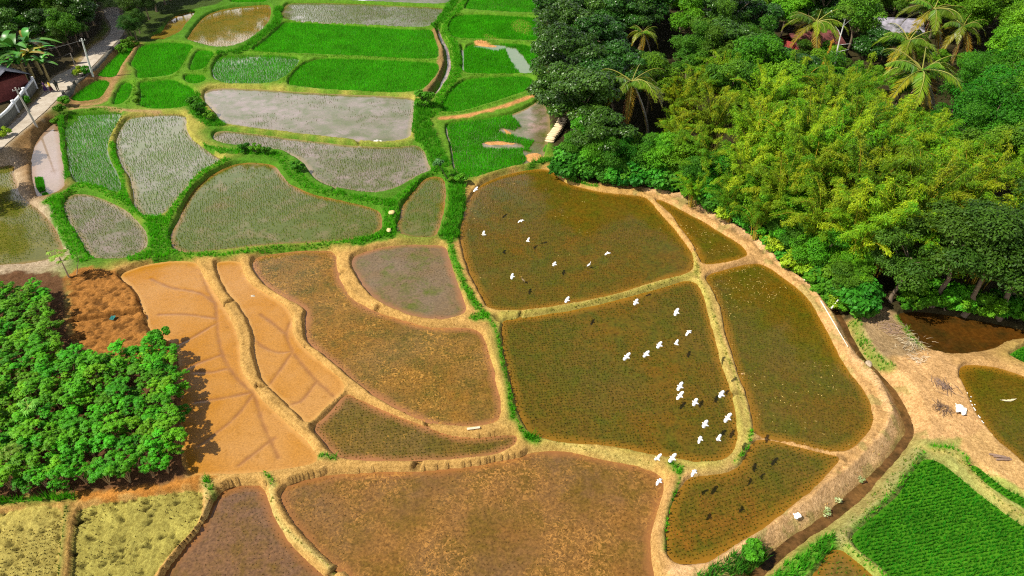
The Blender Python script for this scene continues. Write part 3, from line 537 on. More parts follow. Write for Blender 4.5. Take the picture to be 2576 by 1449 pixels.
# damp wall colour where a bund drops towards water stays earth brown
# --- mounds of sand and mud inside paddies, notches in bunds
def mound(pts, z, h, col):
    sl, d = region(pts, z); b = z + h * sstep(-.15, .9, d + (lump[sl] - .5) * .5) - .03; m = d > -.3
    Z[sl] = np.where(m, np.maximum(Z[sl], b), Z[sl]); w = sstep(-.2, .1, d)[..., None]; GC[sl] = GC[sl] * (1 - w) + np.array(col) * w
SND = (.62, .32, .12)
for q, z in (([(1285,52),(1310,45),(1335,52),(1346,72),(1330,97),(1318,88),(1288,80),(1279,66)], 0), ([(1208,88),(1225,82),(1250,92),(1282,102),(1240,104),(1215,98)], 0), ([(1190,108),(1215,107),(1262,116),(1240,122),(1200,116)], -.1),
             ([(1260,322),(1280,325),(1292,340),(1280,352),(1270,338)], -.3), ([(1212,356),(1260,352),(1310,362),(1260,368),(1220,365)], -.3), ([(1315,388),(1350,380),(1372,396),(1350,408),(1325,410)], -.3)):
    mound(q, z, .12, SND)
rz = vnoise(GX, GY, .45, 77, 2)
bed, dbed = region([(175,690),(240,684),(300,688),(330,717),(360,762),(368,800),(377,848),(420,858),(430,895),(300,896),(195,880),(178,800)], -.4)
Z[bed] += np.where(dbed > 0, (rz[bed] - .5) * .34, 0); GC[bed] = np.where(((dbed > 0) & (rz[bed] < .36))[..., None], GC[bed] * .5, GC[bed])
for a, b, wd, dp in (((190,807),(364,780),.45,.45), ((2118,1140),(2130,1150),.3,.2), ((566,762),(582,757),.30,.5), ((645,968),(664,972),.3,.5), ((846,682),(862,684),.3,.5), ((940,778),(955,770),.3,.5), ((1068,1072),(1080,1058),.4,.5), ((1040,1184),(1050,1158),.4,.4), ((1750,628),(1762,632),.25,.3), ((1862,982),(1846,984),.3,.3), ((1300,800),(1312,784),.25,.3), ((765,868),(752,876),.3,.4), ((820,1440),(850,1418),.35,.5), ((890,352),(905,366),.3,.3), ((1246,792),(1256,802),.3,.2), ((840,490),(846,470),.25,.2)):
    q = GP([a, b], -.4); sl = window(q, 1.2); d = pdist(GX[sl], GY[sl], q); w = 1 - sstep(wd * .4, wd, d + (fine[sl] - .5) * .2)
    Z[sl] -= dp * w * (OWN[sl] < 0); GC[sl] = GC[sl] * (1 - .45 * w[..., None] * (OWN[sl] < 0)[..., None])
# drain furrows of the tan mud paddies (real grooves)
FUR = [[(505,672),(520,720),(540,760),(545,800),(548,840),(560,890),(580,930),(610,965),(640,985)], [(380,700),(430,722),(500,735),(540,760)], [(400,790),(470,790),(545,800)], [(548,810),(480,850),(440,870)], [(560,890),(500,912),(470,925)], [(575,925),(530,935),(490,935)], [(640,985),(560,1000),(490,1010)], [(640,985),(590,1050),(500,1120)], [(640,990),(660,1060),(700,1150)], [(600,1170),(690,1100)],
       [(635,845),(660,870),(700,885),(735,882)], [(735,800),(720,840),(735,882)], [(735,885),(690,950),(662,985)], [(740,890),(790,950),(845,1000)], [(795,960),(760,1005),(720,1020)], [(655,790),(690,815),(720,840)]]
fur_w = [np.vstack([spline(GP(f, -.7), 4)]) for f in FUR]
far = np.hypot(GX, GY - 80) > 140
Z += np.where(far, (vnoise(GX, GY, 90, 51, 2) - .5) * 6 * sstep(140, 400, np.hypot(GX, GY - 80)), 0)
GCn = GC * (.92 + .16 * vnoise(GX, GY, 1.6, 61, 2)[..., None])
idx = np.arange(NX * NY).reshape(NY, NX)
quads = np.stack([idx[:-1, :-1], idx[:-1, 1:], idx[1:, 1:], idx[1:, :-1]], -1).reshape(-1, 4)
me = mesh_np('ground', np.stack([GX, GY, Z], -1).reshape(-1, 3), [quads], GCn.reshape(-1, 3), smooth=True)
tag(add('ground', me, M_ground), 'earth banks and bunds dividing the rice paddies', kind='structure')
def ground_z(x, y):
    i = np.clip(np.searchsorted(XS, x) - 1, 0, NX - 2); j = np.clip(np.searchsorted(YS, y) - 1, 0, NY - 2)
    u = (x - XS[i]) / (XS[i + 1] - XS[i]); v = (y - YS[j]) / (YS[j + 1] - YS[j])
    return (Z[j, i] * (1 - u) + Z[j, i + 1] * u) * (1 - v) + (Z[j + 1, i] * (1 - u) + Z[j + 1, i + 1] * u) * v
def on(px, py, guess=0.0):
    z = guess
    for _ in range(4):
        g = G(px, py, z); z = float(ground_z(g[0], g[1]))
    return Vector((g[0], g[1], z))

# ------------------------------------------------------------------ water and mud sheets
def sheet(name, poly, z, mat, label, step, furrows=None):
    lo, hi = poly.min(0) - step, poly.max(0) + step
    X, Y = np.meshgrid(np.arange(lo[0], hi[0] + step, step), np.arange(lo[1], hi[1] + step, step))
    d, nx, ny = sdist(X, Y, poly); q = d > 0
    keepv = q[:-1, :-1] | q[:-1, 1:] | q[1:, 1:] | q[1:, :-1]
    # outside corners slide on to a line 10 cm behind the shore
    ux, uy = X - nx, Y - ny; l = np.maximum(np.hypot(ux, uy), 1e-6); out = ~q
    X = np.where(out, nx + ux / l * np.minimum(l, .1), X); Y = np.where(out, ny + uy / l * np.minimum(l, .1), Y)
    ZZ = np.full(X.shape, z, float)
    if furrows is not None:
        g = np.full(X.shape, 9.)
        for f in furrows: g = np.minimum(g, pdist(X, Y, f))
        ZZ -= .05 * np.exp(-(g / .16) ** 2) - (vnoise(X, Y, 1.2, 5, 3) - .5) * .035
    I = np.arange(X.size).reshape(X.shape); F = np.stack([I[:-1, :-1], I[:-1, 1:], I[1:, 1:], I[1:, :-1]], -1)[keepv]
    u, inv = np.unique(F, return_inverse=True); V = np.stack([X, Y, ZZ], -1).reshape(-1, 3)[u]
    at = {'edge': np.clip(d, 0, 1.4).ravel()[u] / 1.4}
    if furrows is not None: at['furrow'] = np.exp(-((g + (vnoise(X, Y, .5, 6, 2) - .5) * .16) / .15) ** 2).ravel()[u]
    me = mesh_np(name, V, [inv.reshape(-1, 4)], None, at, smooth=True)
    return tag(add(name, me, mat), label, kind='structure')
mat_cache = {}
def look_mat(look):
    k = repr(sorted(look.items(), key=str))
    if k not in mat_cache: mat_cache[k] = paddy_mat('paddy_water', **look)
    return mat_cache[k]
M_tanw = None
def tan_mat():
    t = NT('wet_mud'); f = t.noise(.1, 5, .6); c = t.mix(t.ramp(f, .38, .62), TANW['c1'], TANW['c2'])
    c = t.mix(t.ramp(t.noise(1.3, 7, .7), .56, .72, (0, 0, 0), (.7,) * 3), c, TANW['c3'])
    g = t.noise(7, 6, .7); c = t.mix(1.0, c, t.ramp(g, .3, .66, (.72,) * 3, (1.2,) * 3), 'MULTIPLY')
    c = t.mix(t.math('MULTIPLY', t.attr('furrow').outputs['Fac'], .75), c, (.22, .095, .035))
    c = t.mix(t.ramp(t.math('ADD', t.attr('edge').outputs['Fac'], t.math('MULTIPLY', t.noise(1.5, 5), .3)), .12, .42), (.48, .26, .075), c)
    sp = t.ramp(t.noise(4.5, 8, .75), .60, .70, (0, 0, 0), (.55,) * 3); c = t.mix(sp, c, (.20, .085, .014))
    r = t.ramp(t.noise(.3, 5), .35, .65, (.10,) * 3, (.40,) * 3)
    return t.done(t.bsdf(c, r, .5, t.bump(t.math('ADD', g, t.noise(2.5, 4)), .4, .03), 1.33))
for k, p in enumerate(P):
    if p['dry']: continue
    if p['look'] is TANW:
        M_tanw = M_tanw or tan_mat(); sheet('paddy_mud', p['poly'], p['z'], M_tanw, p['label'], .14, fur_w)
    else:
        nm = 'paddy_water' if k < N_PADDY else ('stream_water' if k == N_PADDY else 'ditch_water')
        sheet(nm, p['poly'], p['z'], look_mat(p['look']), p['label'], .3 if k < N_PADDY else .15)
road_P = smooth_poly(GP(road_poly, ROAD_Z), 1)
def road_mat():
    t = NT('pale_concrete'); c = t.mix(t.ramp(t.noise(.7, 6, .65), .35, .65), (.50, .44, .36), (.36, .30, .23))
    c = t.mix(1.0, c, t.ramp(t.noise(8, 4), .3, .7, (.85,) * 3, (1.1,) * 3), 'MULTIPLY')
    return t.done(t.bsdf(c, .9, .2, t.bump(t.noise(14, 4), .4, .01)))
sheet('road', road_P, ROAD_Z + .01, road_mat(), 'pale concrete village road bending away past the house', .4)
# ------------------------------------------------------------------ rice and grass
def blades(X, Y, Zb, n, h, w, col, lean, seed):
    """n triangular blades per hill"""
    r = np.random.default_rng(seed); m = len(X)
    X, Y, Zb = np.repeat(X, n), np.repeat(Y, n), np.repeat(Zb, n); hh = np.repeat(h * r.uniform(.7, 1.25, m), n) * r.uniform(.75, 1.15, m * n)
    a = r.uniform(0, 2 * np.pi, m * n); le = r.uniform(.1, 1, m * n) * lean * hh
    tx, ty = np.cos(a), np.sin(a); b = r.uniform(0, np.pi, m * n); bx, by = np.cos(b) * w / 2, np.sin(b) * w / 2
    ox, oy = tx * .02, ty * .02
    V = np.stack([np.stack([X + ox - bx, Y + oy - by, Zb - .02], 1), np.stack([X + ox + bx, Y + oy + by, Zb - .02], 1), np.stack([X + tx * le, Y + ty * le, Zb + hh], 1)], 1)
    c = np.repeat((np.array(col) * np.repeat(r.uniform(.7, 1.3, m), n)[:, None] * r.uniform(.85, 1.15, (m * n, 1))), 3, 0)
    c[:, 0] *= np.repeat(np.repeat(r.uniform(.8, 1.35, m), n), 3)
    return V.reshape(-1, 3), np.arange(m * n * 3).reshape(-1, 3), c
def crop(p, k):
    sp, h, w, n, col, thr, lean = p['crop']; q = p['poly']; lo, hi = q.min(0), q.max(0)
    lo = np.maximum(lo, [-112, 16]); hi = np.minimum(hi, [112, 160])
    if (hi <= lo).any(): return
    r = np.random.default_rng(100 + k); an = r.uniform(-.35, .35); s1, s2 = sp, sp * 1.15
    ext = np.hypot(*(hi - lo)) / 2 + 1; u, v = np.meshgrid(np.arange(-ext, ext, s1), np.arange(-ext, ext, s2)); u, v = u.ravel(), v.ravel()
    u = u + r.normal(0, sp * .2, u.size); v = v + r.normal(0, sp * .13, v.size); c = (lo + hi) / 2
    X = c[0] + u * np.cos(an) - v * np.sin(an); Y = c[1] + u * np.sin(an) + v * np.cos(an)
    m = (X > lo[0]) & (X < hi[0]) & (Y > lo[1]) & (Y < hi[1]); X, Y = X[m], Y[m]
    zc = Y * _c + 40 * _s; m = np.abs(X) < zc * .78 + 2; X, Y = X[m], Y[m]
    d, _, _ = sdist(X, Y, q); m = d > .12
    if thr > 0:
        g = vnoise(X, Y, 5.5, 200 + k, 4); f = vnoise(X, Y, .9, 300 + k, 2)
        m &= (g * .75 + f * .25 + r.uniform(-.12, .12, len(X))) > thr
    else: m &= vnoise(X, Y, 1.2, 400 + k, 2) > .13
    X, Y = X[m], Y[m]
    if 'touching the forest' in p['label'] or 'sandbags' in p['label'] or 'tongue of pale' in p['label']:
        hole = np.zeros(len(X), bool)
        for hq in HOLES: hole |= sdist(X, Y, GP(hq, 0))[0] + (vnoise(X, Y, .8, 7) - .5) * .5 > 0
        X, Y = X[~hole], Y[~hole]
    V, F, C = blades(X, Y, np.full(len(X), p['z']), n, h, w, col, lean, 500 + k)
    C *= (.8 + .4 * np.repeat(np.repeat(vnoise(X, Y, 3.5, 600 + k, 3), n), 3))[:, None]
    o = add('rice_plants', mesh_np('rice_plants', V, [F], C), M_grass)
    tag(o, ('dark stubble standing' if p['dry'] else 'young rice growing')+' in the ' + p['label'].split(',')[0][:60], 'rice', kind='stuff')
    return
    tag(o, 'young rice growing in the ' + p['label'].split(',')[0][:60], 'rice', kind='stuff')
HOLES = [[(1280,48),(1310,40),(1340,50),(1350,74),(1332,100),(1315,88),(1282,82),(1272,66)], [(1204,88),(1225,80),(1252,90),(1284,104),(1190,106)], [(1276,90),(1300,86),(1312,98),(1308,112),(1284,112),(1268,104)], [(1140,34),(1180,32),(1230,38),(1236,46),(1145,48)],
         [(1186,106),(1215,104),(1270,112),(1276,122),(1240,126),(1195,118)], [(1272,116),(1296,118),(1318,140),(1340,170),(1352,186),(1312,188),(1296,170),(1280,145)], [(1322,188),(1348,188),(1350,222),(1330,215)],
         [(1292,250),(1360,236),(1390,300),(1388,330),(1368,380),(1330,372),(1345,350),(1300,340),(1250,326),(1262,318),(1292,322),(1312,312),(1290,292)], [(1208,356),(1250,350),(1312,358),(1316,368),(1270,370),(1215,367)], [(1318,376),(1372,378),(1366,408),(1315,414),(1322,395)], [(1110,318),(1125,330),(1112,340)]]
for k, p in enumerate(P):
    if p['crop']: crop(p, k)
for k, p in enumerate(P):
    if p['dry']:
        p['crop'] = (.26, .10, .07, 3, (.075, .06, .018), .46, .9); p['z'] += .06; crop(p, k); p['z'] -= .06
# seedling nursery square in the lilac strip
def nursery(pts, z, label):
    q = GP(pts, z); lo, hi = q.min(0), q.max(0); X = rng.uniform(lo[0], hi[0], 2600); Y = rng.uniform(lo[1], hi[1], 2600); m = sdist(X, Y, q)[0] > 0; X, Y = X[m], Y[m]
    V, F, C = blades(X, Y, np.full(len(X), z), 4, .22, .05, (.05, .32, .008), .5, 77)
    tag(add('rice_seedlings', mesh_np('rice_seedlings', V, [F], C), M_grass), label, 'rice', kind='stuff')
nursery([(88,448),(108,446),(115,480),(100,485),(91,470)], -.3, 'bright green square of rice seedlings in the lilac water strip')
nursery([(106,490),(118,486),(126,494),(114,498)], -.3, 'small tuft of seedlings below the green nursery square')
gv = [[], [], []]; off = 0
for q, hw, h, col, dens in GRASS:
    lo, hi = q.min(0) - hw, q.max(0) + hw; n = int(np.prod(hi - lo) * 26 * dens)
    X = rng.uniform(lo[0], hi[0], n); Y = rng.uniform(lo[1], hi[1], n); m = pdist(X, Y, q) < hw * (.55 + .75 * vnoise(X, Y, .9, 91, 2)); X, Y = X[m], Y[m]
    i = np.clip(np.searchsorted(XS, X) - 1, 0, NX - 2); j = np.clip(np.searchsorted(YS, Y) - 1, 0, NY - 2); m = OWN[j, i] < 0; X, Y = X[m], Y[m]
    if not len(X): continue
    hn = h * np.repeat(.35 + 1.3 * vnoise(X, Y, 1.1, 93, 2), 1)
    V, F, C = blades(X, Y, ground_z(X, Y), 4, 1.0, .07, col, .8, 900 + off)
    zb = np.repeat(np.repeat(ground_z(X, Y), 4), 3); V[:, 2] = zb + (V[:, 2] - zb) * np.repeat(np.repeat(hn, 4), 3)
    cx0 = np.repeat(np.repeat(X, 4), 3); cy0 = np.repeat(np.repeat(Y, 4), 3); hh = np.repeat(np.repeat(np.minimum(hn, .5), 4), 3)
    tip = np.tile([0, 0, 1], len(F)).astype(bool); V[tip, 0] = cx0[tip] + (V[tip, 0] - cx0[tip]) * hh[tip]; V[tip, 1] = cy0[tip] + (V[tip, 1] - cy0[tip]) * hh[tip]
    gv[0].append(V); gv[1].append(F + off); gv[2].append(C); off += len(V)
tag(add('grass', mesh_np('grass', np.concatenate(gv[0]), [np.concatenate(gv[1])], np.concatenate(gv[2])), M_grass), 'lush green grass and creepers on the bunds', 'grass', kind='stuff')

# ------------------------------------------------------------------ plant builders
def rdir(r, n):
    v = r.normal(size=(n, 3)); return v / np.linalg.norm(v, axis=1)[:, None]
def crown_leaves(seed, Rx, Rz, zc, n, L, Wd, col, col2, nb=15, droop=.3, up=.5, flat=.7, spread=.85):
    r = np.random.default_rng(seed); mb = MB()
    B = rdir(r, nb) * np.array([Rx, Rx, Rz]) * r.uniform(.35, spread, (nb, 1)); B[:, 2] = np.where(B[:, 2] < -Rz * .5, B[:, 2] * .5, B[:, 2]); br = Rx * r.uniform(.22, .42, nb)
    w = br ** 2; k = r.choice(nb, n, p=w / w.sum()); d = rdir(r, n); d[:, 2] = np.abs(d[:, 2]) * np.where(r.random(n) < .8, 1, -1); d /= np.linalg.norm(d, axis=1)[:, None]
    ph = np.arctan2(d[:, 1], d[:, 0]); rad = br[k] * (r.uniform(.55, 1.0, n) ** .5) * (1 + .22 * np.sin(ph * 5 + k * 2.1) * np.sin(d[:, 2] * 6 + k))
    C = B[k] + d * rad[:, None] * np.array([1, 1, flat]); C[:, 2] += zc
    N = d * (1 - up) + np.array([0, 0, up]) + r.normal(0, .35, (n, 3)); N /= np.linalg.norm(N, axis=1)[:, None]
    T = d * np.array([1, 1, .2]) + r.normal(0, .6, (n, 3)) + np.array([0, 0, -droop]); T -= N * (T * N).sum(1)[:, None]
    tone = r.uniform(0, 1, nb)[k] * .6 + r.uniform(0, 1, n) * .4
    c = (np.array(col) * (1 - tone[:, None]) + np.array(col2) * tone[:, None]) * r.uniform(.75, 1.25, (n, 1))
    mb.leaves(C, T, N, L * r.uniform(.7, 1.3, n), Wd * r.uniform(.8, 1.2, n), c)
    return mb, B + np.array([0, 0, zc]), br
def trunk_mb(seed, Hh, r0, tips, col, lean=.4):
    r = np.random.default_rng(seed); mb = MB(); n = 7; t = np.linspace(0, 1, n); wob = r.normal(0, .12, (n, 2)); wob[0] = 0
    Pt = np.stack([t * lean * r.uniform(-1, 1) + wob[:, 0], t * lean * r.uniform(-1, 1) + wob[:, 1], t * Hh - .25], 1)
    mb.tube(Pt, np.interp(t, [0, .08, 1], [r0 * 1.5, r0, r0 * .5]), 8, col)
    for q in tips:
        f = r.uniform(.55, .95); s = np.array([np.interp(f, t, Pt[:, i]) for i in range(3)]); mid = s * .5 + q * .5 + [0, 0, .12 * Hh * .3]
        mb.tube(np.array([s, s * .65 + mid * .35, mid, mid * .4 + q * .6, q]), np.linspace(r0 * .38, r0 * .08, 5), 5, col, cap=False)
    return mb
BARK = (.16, .12, .08); GREYB = (.34, .31, .26)
PROTO = {}
def tree_kind(name, key, seeds, Hh, Rx, Rz, n, L, Wd, c1, c2, mat=M_leaf, bark=BARK, r0=.2, nb=15, **kw):
    PROTO[key] = []
    for s in seeds:
        mb, B, br = crown_leaves(s, Rx, Rz, Hh - Rz, n, L, Wd, c1, c2, nb, **kw)
        tr = trunk_mb(s, Hh - Rz, r0, B[:9], bark)
        a, b = tr.mesh('trunk', True), mb.mesh('crown'); a.materials.append(M_bark); b.materials.append(mat)
        PROTO[key].append((name, [('trunk', a), ('crown', b)]))
def plant(key, loc, sc=1.0, rz=None, label=None, cat=None, group=None, i=None):
    name, parts = PROTO[key][random.randrange(len(PROTO[key])) if i is None else i]
    e = empty(name, loc, random.uniform(0, 6.28) if rz is None else rz, sc)
    for nm, me in parts:
        o = bpy.data.objects.new(nm, me); COL.objects.link(o); o.parent = e
    return tag(e, label, cat, group)
tree_kind('broadleaf_tree', 'dark', (1, 2, 3), 10, 4.3, 3.9, 15000, .30, .19, (.022, .075, .007), (.055, .15, .014), M_gloss, nb=22, droop=.25, up=.45, flat=.5)
tree_kind('broadleaf_tree', 'mid', (4, 5, 6), 9, 3.6, 3.2, 13000, .24, .13, (.036, .125, .006), (.10, .23, .010), nb=20)
tree_kind('broadleaf_tree', 'bright', (7, 8, 9), 10, 4.2, 3.6, 15000, .27, .15, (.055, .20, .005), (.14, .34, .010), nb=20, flat=.7)
tree_kind('round_tree', 'dense', (10, 11), 9, 4.0, 3.8, 17000, .20, .12, (.026, .13, .004), (.055, .215, .006), nb=26, flat=.85)
tree_kind('shade_tree', 'shade', (12, 13, 14), 9, 3.8, 3.2, 11000, .24, .13, (.020, .070, .006), (.055, .135, .010), nb=18)
tree_kind('bush', 'bush', (15, 16, 17), 1.9, 1.05, .9, 2600, .20, .12, (.045, .18, .006), (.11, .31, .010), r0=.05, nb=10)
tree_kind('bush', 'vine', (18, 19), 1.7, 1.5, .9, 3400, .24, .20, (.026, .145, .008), (.07, .27, .014), r0=.04, nb=14, up=.65)
tree_kind('bush', 'yellowbush', (20, 21), 1.9, 1.1, .9, 2600, .22, .09, (.16, .30, .008), (.32, .44, .015), r0=.05, nb=10)
# --- bamboo clumps: arching culms hung with sprays of narrow leaves
PROTO['bamboo'] = []
for s in (31, 32, 33, 34):
    r = np.random.default_rng(s); cu = MB(); lf = MB(); Lc, Lt, Ln, Lcol = [], [], [], []
    for k in range(24):
        a = r.uniform(0, 6.283); b0 = np.array([math.cos(a), math.sin(a), 0]) * r.uniform(.1, .9); Hc = r.uniform(6.5, 10.0); le = r.uniform(1.2, 4.8); a2 = a + r.normal(0, .5)
        t = np.linspace(0, 1, 12); out = le * t ** 2.3; zz = Hc * (1.12 * t - .30 * t ** 4 * (le / 3.2))
        Pt = b0 + np.stack([np.cos(a2) * out, np.sin(a2) * out, zz], 1); yel = r.random()
        cu.tube(Pt, np.linspace(.055, .012, 12), 5, (.20 + .26 * yel, .24 + .05 * yel, .03), cap=False)
        m = 760; tt = r.uniform(.28, 1.0, m) ** .8; c = np.stack([np.interp(tt, t, Pt[:, i]) for i in range(3)], 1)
        sp = int(r.uniform(7, 11)); node = r.integers(0, sp, m); na = np.random.default_rng(s * 100 + k).uniform(0, 6.283, sp); tt = ((node + .5) / sp) ** .75 * .66 + .36; tt = np.clip(tt + r.normal(0, .03, m), .2, 1)
        c = np.stack([np.interp(tt, t, Pt[:, i]) for i in range(3)], 1); rr = r.uniform(.05, 1.0, m) * (1.1 - .45 * tt); da = na[node] + r.normal(0, .45, m)
        dirv = np.stack([np.cos(da), np.sin(da), np.zeros(m)], 1); c = c + dirv * rr[:, None]; c[:, 2] += -.30 * rr ** 2 + r.normal(0, .07, m)
        T = dirv * .8 + np.stack([r.normal(0, .5, m), r.normal(0, .5, m), r.uniform(-1.1, .1, m)], 1); N = np.stack([r.normal(0, .5, m), r.normal(0, .5, m), np.ones(m)], 1)
        g = r.uniform(0, 1, (m, 1)) * .35 + r.choice([0, .05, .2, .5]); Lc.append(c); Lt.append(T); Ln.append(N)
        Lcol.append((np.array((.07, .25, .005)) * (1 - g) + np.array((.33, .39, .008)) * g) * r.uniform(.7, 1.3, (m, 1)))
    n = sum(map(len, Lc)); lf.leaves(np.concatenate(Lc), np.concatenate(Lt), np.concatenate(Ln), .30 * r.uniform(.7, 1.3, n), .055, np.concatenate(Lcol), .05)
    a, b = cu.mesh('culms', True), lf.mesh('leaf_sprays'); a.materials.append(M_bark); b.materials.append(M_leaf); PROTO['bamboo'].append(('bamboo_clump', [('culms', a), ('leaf_sprays', b)]))
# --- cassava-like shrubs: slim stems, flat umbrellas of finger-lobed leaves
PROTO['shrub'] = []
for s in (41, 42, 43, 44, 45):
    r = np.random.default_rng(s); st = MB(); lf = MB(); tops = []
    for k in range(7):
        a = k * .9 + r.uniform(-.3, .3); rr = r.uniform(.15, .75); q = np.array([math.cos(a) * rr, math.sin(a) * rr, r.uniform(1.15, 1.95)]); tops.append(q)
        st.tube(np.array([[0, 0, -.1], q * [.35, .35, .5], q]), [.03, .022, .012], 5, (.28, .20, .10), cap=False)
    C, T, N, Cc = [], [], [], []
    for q in tops:
        for _ in range(24):
            a = r.uniform(0, 6.283); rad = .34 * math.sqrt(r.uniform(.02, 1)); c = q + np.array([math.cos(a) * rad, math.sin(a) * rad, .10 - rad * rad * 1.6 + r.normal(0, .07)]); n = np.array([math.cos(a) * rad * 1.6, math.sin(a) * rad * 1.6, 1.0]) + r.normal(0, .22, 3)
            g = r.uniform(.75, 1.3); b0 = r.uniform(0, 6.283)
            for l in range(6):
                al = b0 + l * 1.047; d = np.array([math.cos(al), math.sin(al), -.25]); C.append(c + d * .075); T.append(d); N.append(n); Cc.append(np.array((.055, .225, .004)) * g * (1 + .5 * (c[2] - 1.3)) + [.02 * r.random(), 0, 0])
    lf.leaves(np.array(C), np.array(T), np.array(N), .17, .07, np.array(Cc), .1)
    a, b = st.mesh('stems', True), lf.mesh('leaves'); a.materials.append(M_bark); b.materials.append(M_leaf); PROTO['shrub'].append(('cassava_shrub', [('stems', a), ('leaves', b)]))
# --- palm fronds
def frond_mesh(seed, L, rise, droop, c1, c2, hang=.8, n=46, wd=.085):
    r = np.random.default_rng(seed); mb = MB(); t = np.linspace(0, 1, 12); x = L * (t - .18 * t ** 3); z = rise * t * L - droop * L * t ** 2.2
    Pt = np.stack([x, np.zeros(12), z], 1); mb.tube(Pt, np.linspace(.06, .012, 12), 5, (.30, .30, .05), cap=False)
    tt = np.repeat(np.linspace(.14, 1, n), 2); sd = np.tile([1, -1], n); p = np.stack([np.interp(tt, t, Pt[:, i]) for i in range(3)], 1)
    ln = L * .24 * np.sin(np.pi * (tt * .82 + .14)) ** .7 * r.uniform(.85, 1.1, len(tt))
    T = np.stack([.45 + .5 * tt, sd * (1 - .35 * tt), -hang * r.uniform(.6, 1.3, len(tt))], 1); T /= np.linalg.norm(T, axis=1)[:, None]
    N = np.stack([np.zeros(len(tt)), sd * -.35, np.ones(len(tt))], 1) + r.normal(0, .1, (len(tt), 3))
    g = np.clip(tt + r.normal(0, .12, len(tt)), 0, 1)[:, None]; c = np.array(c1) * (1 - g) + np.array(c2) * g
    mb.leaves(p + T * ln[:, None] / 2, T, N, ln, wd, c * r.uniform(.8, 1.2, (len(tt), 1)), .05)
    me = mb.mesh('frond'); me.materials.append(M_gloss); return me
FR = [frond_mesh(1, 3.6, .75, .55, (.045, .14, .008), (.12, .21, .010)), frond_mesh(2, 4.0, .45, .75, (.06, .16, .008), (.20, .25, .010)), frond_mesh(3, 3.7, .05, .8, (.10, .17, .010), (.36, .27, .012)),
      frond_mesh(4, 3.4, -.5, .7, (.22, .18, .02), (.38, .22, .02)), frond_mesh(5, 2.6, -1.6, .6, (.26, .13, .04), (.20, .09, .03), 1.2)]
def palm(loc, Hh, bend, label, sc=1.0, dead=1, seed=0, nf=17):
    r = np.random.default_rng(seed + 60); e = empty('coconut_palm', loc, 0, sc); tag(e, label, 'palm', 'coconut palms rising out of the forest')
    t = np.linspace(0, 1, 10); Pt = np.stack([bend[0] * t ** 1.7, bend[1] * t ** 1.7, Hh * t - .2], 1); mb = MB(); mb.tube(Pt, np.interp(t, [0, .1, 1], [.22, .14, .10]), 8, GREYB)
    mb.build('trunk', M_bark, e, True); top = Pt[-1]
    nb = MB()
    for k in range(7):
        a = k * .9; c = top + [math.cos(a) * .24, math.sin(a) * .24, -.25]; nb.tube(np.array([c + [0, 0, .16], c + [0, 0, .08], c, c - [0, 0, .1]]), [.04, .12, .12, .05], 6, (.20, .20, .03))
    nb.build('coconuts', M_obj, e, True)
    for k in range(nf):
        f = k / nf; me = FR[0] if f < .25 else FR[1] if f < .6 else FR[2] if f < .85 else FR[3]
        o = bpy.data.objects.new('frond', me); COL.objects.link(o); o.parent = e; o.location = top; o.rotation_euler = (r.normal(0, .12), r.normal(0, .1), k * 2.4 + r.normal(0, .15)); s = r.uniform(.85, 1.1); o.scale = (s, s, s)
    for k in range(dead):
        o = bpy.data.objects.new('frond', FR[4]); COL.objects.link(o); o.parent = e; o.location = top; o.rotation_euler = (0, 0, 4.3 + k * 1.7); o['label'] = 'dead brown frond hanging down'
    return e

# ------------------------------------------------------------------ forest on the right
def inpoly(x, y, q):
    c = False
    for (ax, ay), (bx, by) in zip(q, q[1:] + q[:1]):
        if (ay > y) != (by > y) and x < (bx - ax) * (y - ay) / (by - ay) + ax: c = not c
    return c
FP = GP(FOREST, -.3); placed = []
ZB = [(1640,250),(1690,165),(1800,150),(1900,200),(2010,215),(2120,190),(2230,210),(2330,250),(2400,330),(2520,480),(2540,580),(2400,640),(2300,720),(2200,760),(2060,700),(1900,600),(1760,540),(1700,460)]
ZD = [(2350,230),(2420,130),(2600,110),(2600,370),(2450,330),(2380,310)]
def near(x, y, d): return any((x - a) ** 2 + (y - b) ** 2 < d * d for a, b in placed)
LBL = {'dark': ('dark glossy tree in the tall stand beside the green rice plots', 'large dark glossy trees beside the green plots'), 'mid': ('mid green leafy tree in the forest right of the paddies', 'mid green trees in the forest'),
       'bright': ('bright green leafy tree in the upper right part of the forest', 'bright green trees in the forest'), 'dense': ('dense round dark green tree behind the bamboo at the right edge', 'dense round trees at the right edge'),
       'shade': ('dark shaded tree standing over the pond at the right', 'shaded trees over the pond'), 'bamboo': ('feathery yellow green bamboo clump arching over the stream side', 'bamboo clumps right of the paddies')}
def forest_tree(x, y, key=None, sc=None, label=None):
    z = float(ground_z(np.array(x), np.array(y))); u, v = proj((x, y, z + 6))
    if key is None:
        if u < 1640 and v < 420: key = 'dark'
        elif inpoly(u, v, ZB): key = 'bamboo' if random.random() < .8 else 'mid'
        elif inpoly(u, v, ZD): key = 'dense'
        elif u > 2150 and v > 480: key = 'shade'
        elif u > 2300 and v < 330: key = 'bright'
        else: key = random.choice(['mid', 'bright', 'mid', 'dark'])
    placed.append((x, y)); lb, gp = LBL[key]
    plant(key, (x, y, z - .05), sc or random.uniform(.85, 1.2), label=label or lb, cat='bamboo' if key == 'bamboo' else 'tree', group=gp)
for (px, py, sc) in ((1462,370,1.12), (1436,262,1.15), (1420,170,1.2), (1490,200,1.15), (1590,130,1.0), (1405,110,1.1), (1470,110,1.2), (1545,130,1.1), (1400,50,1.1), (1450,40,1.2), (1530,50,1.2), (1615,100,1.2), (1408,318,1.0), (1398,225,.95), (1440,345,1.0)):
    g = on(px, py); forest_tree(g.x, g.y, 'dark', sc)
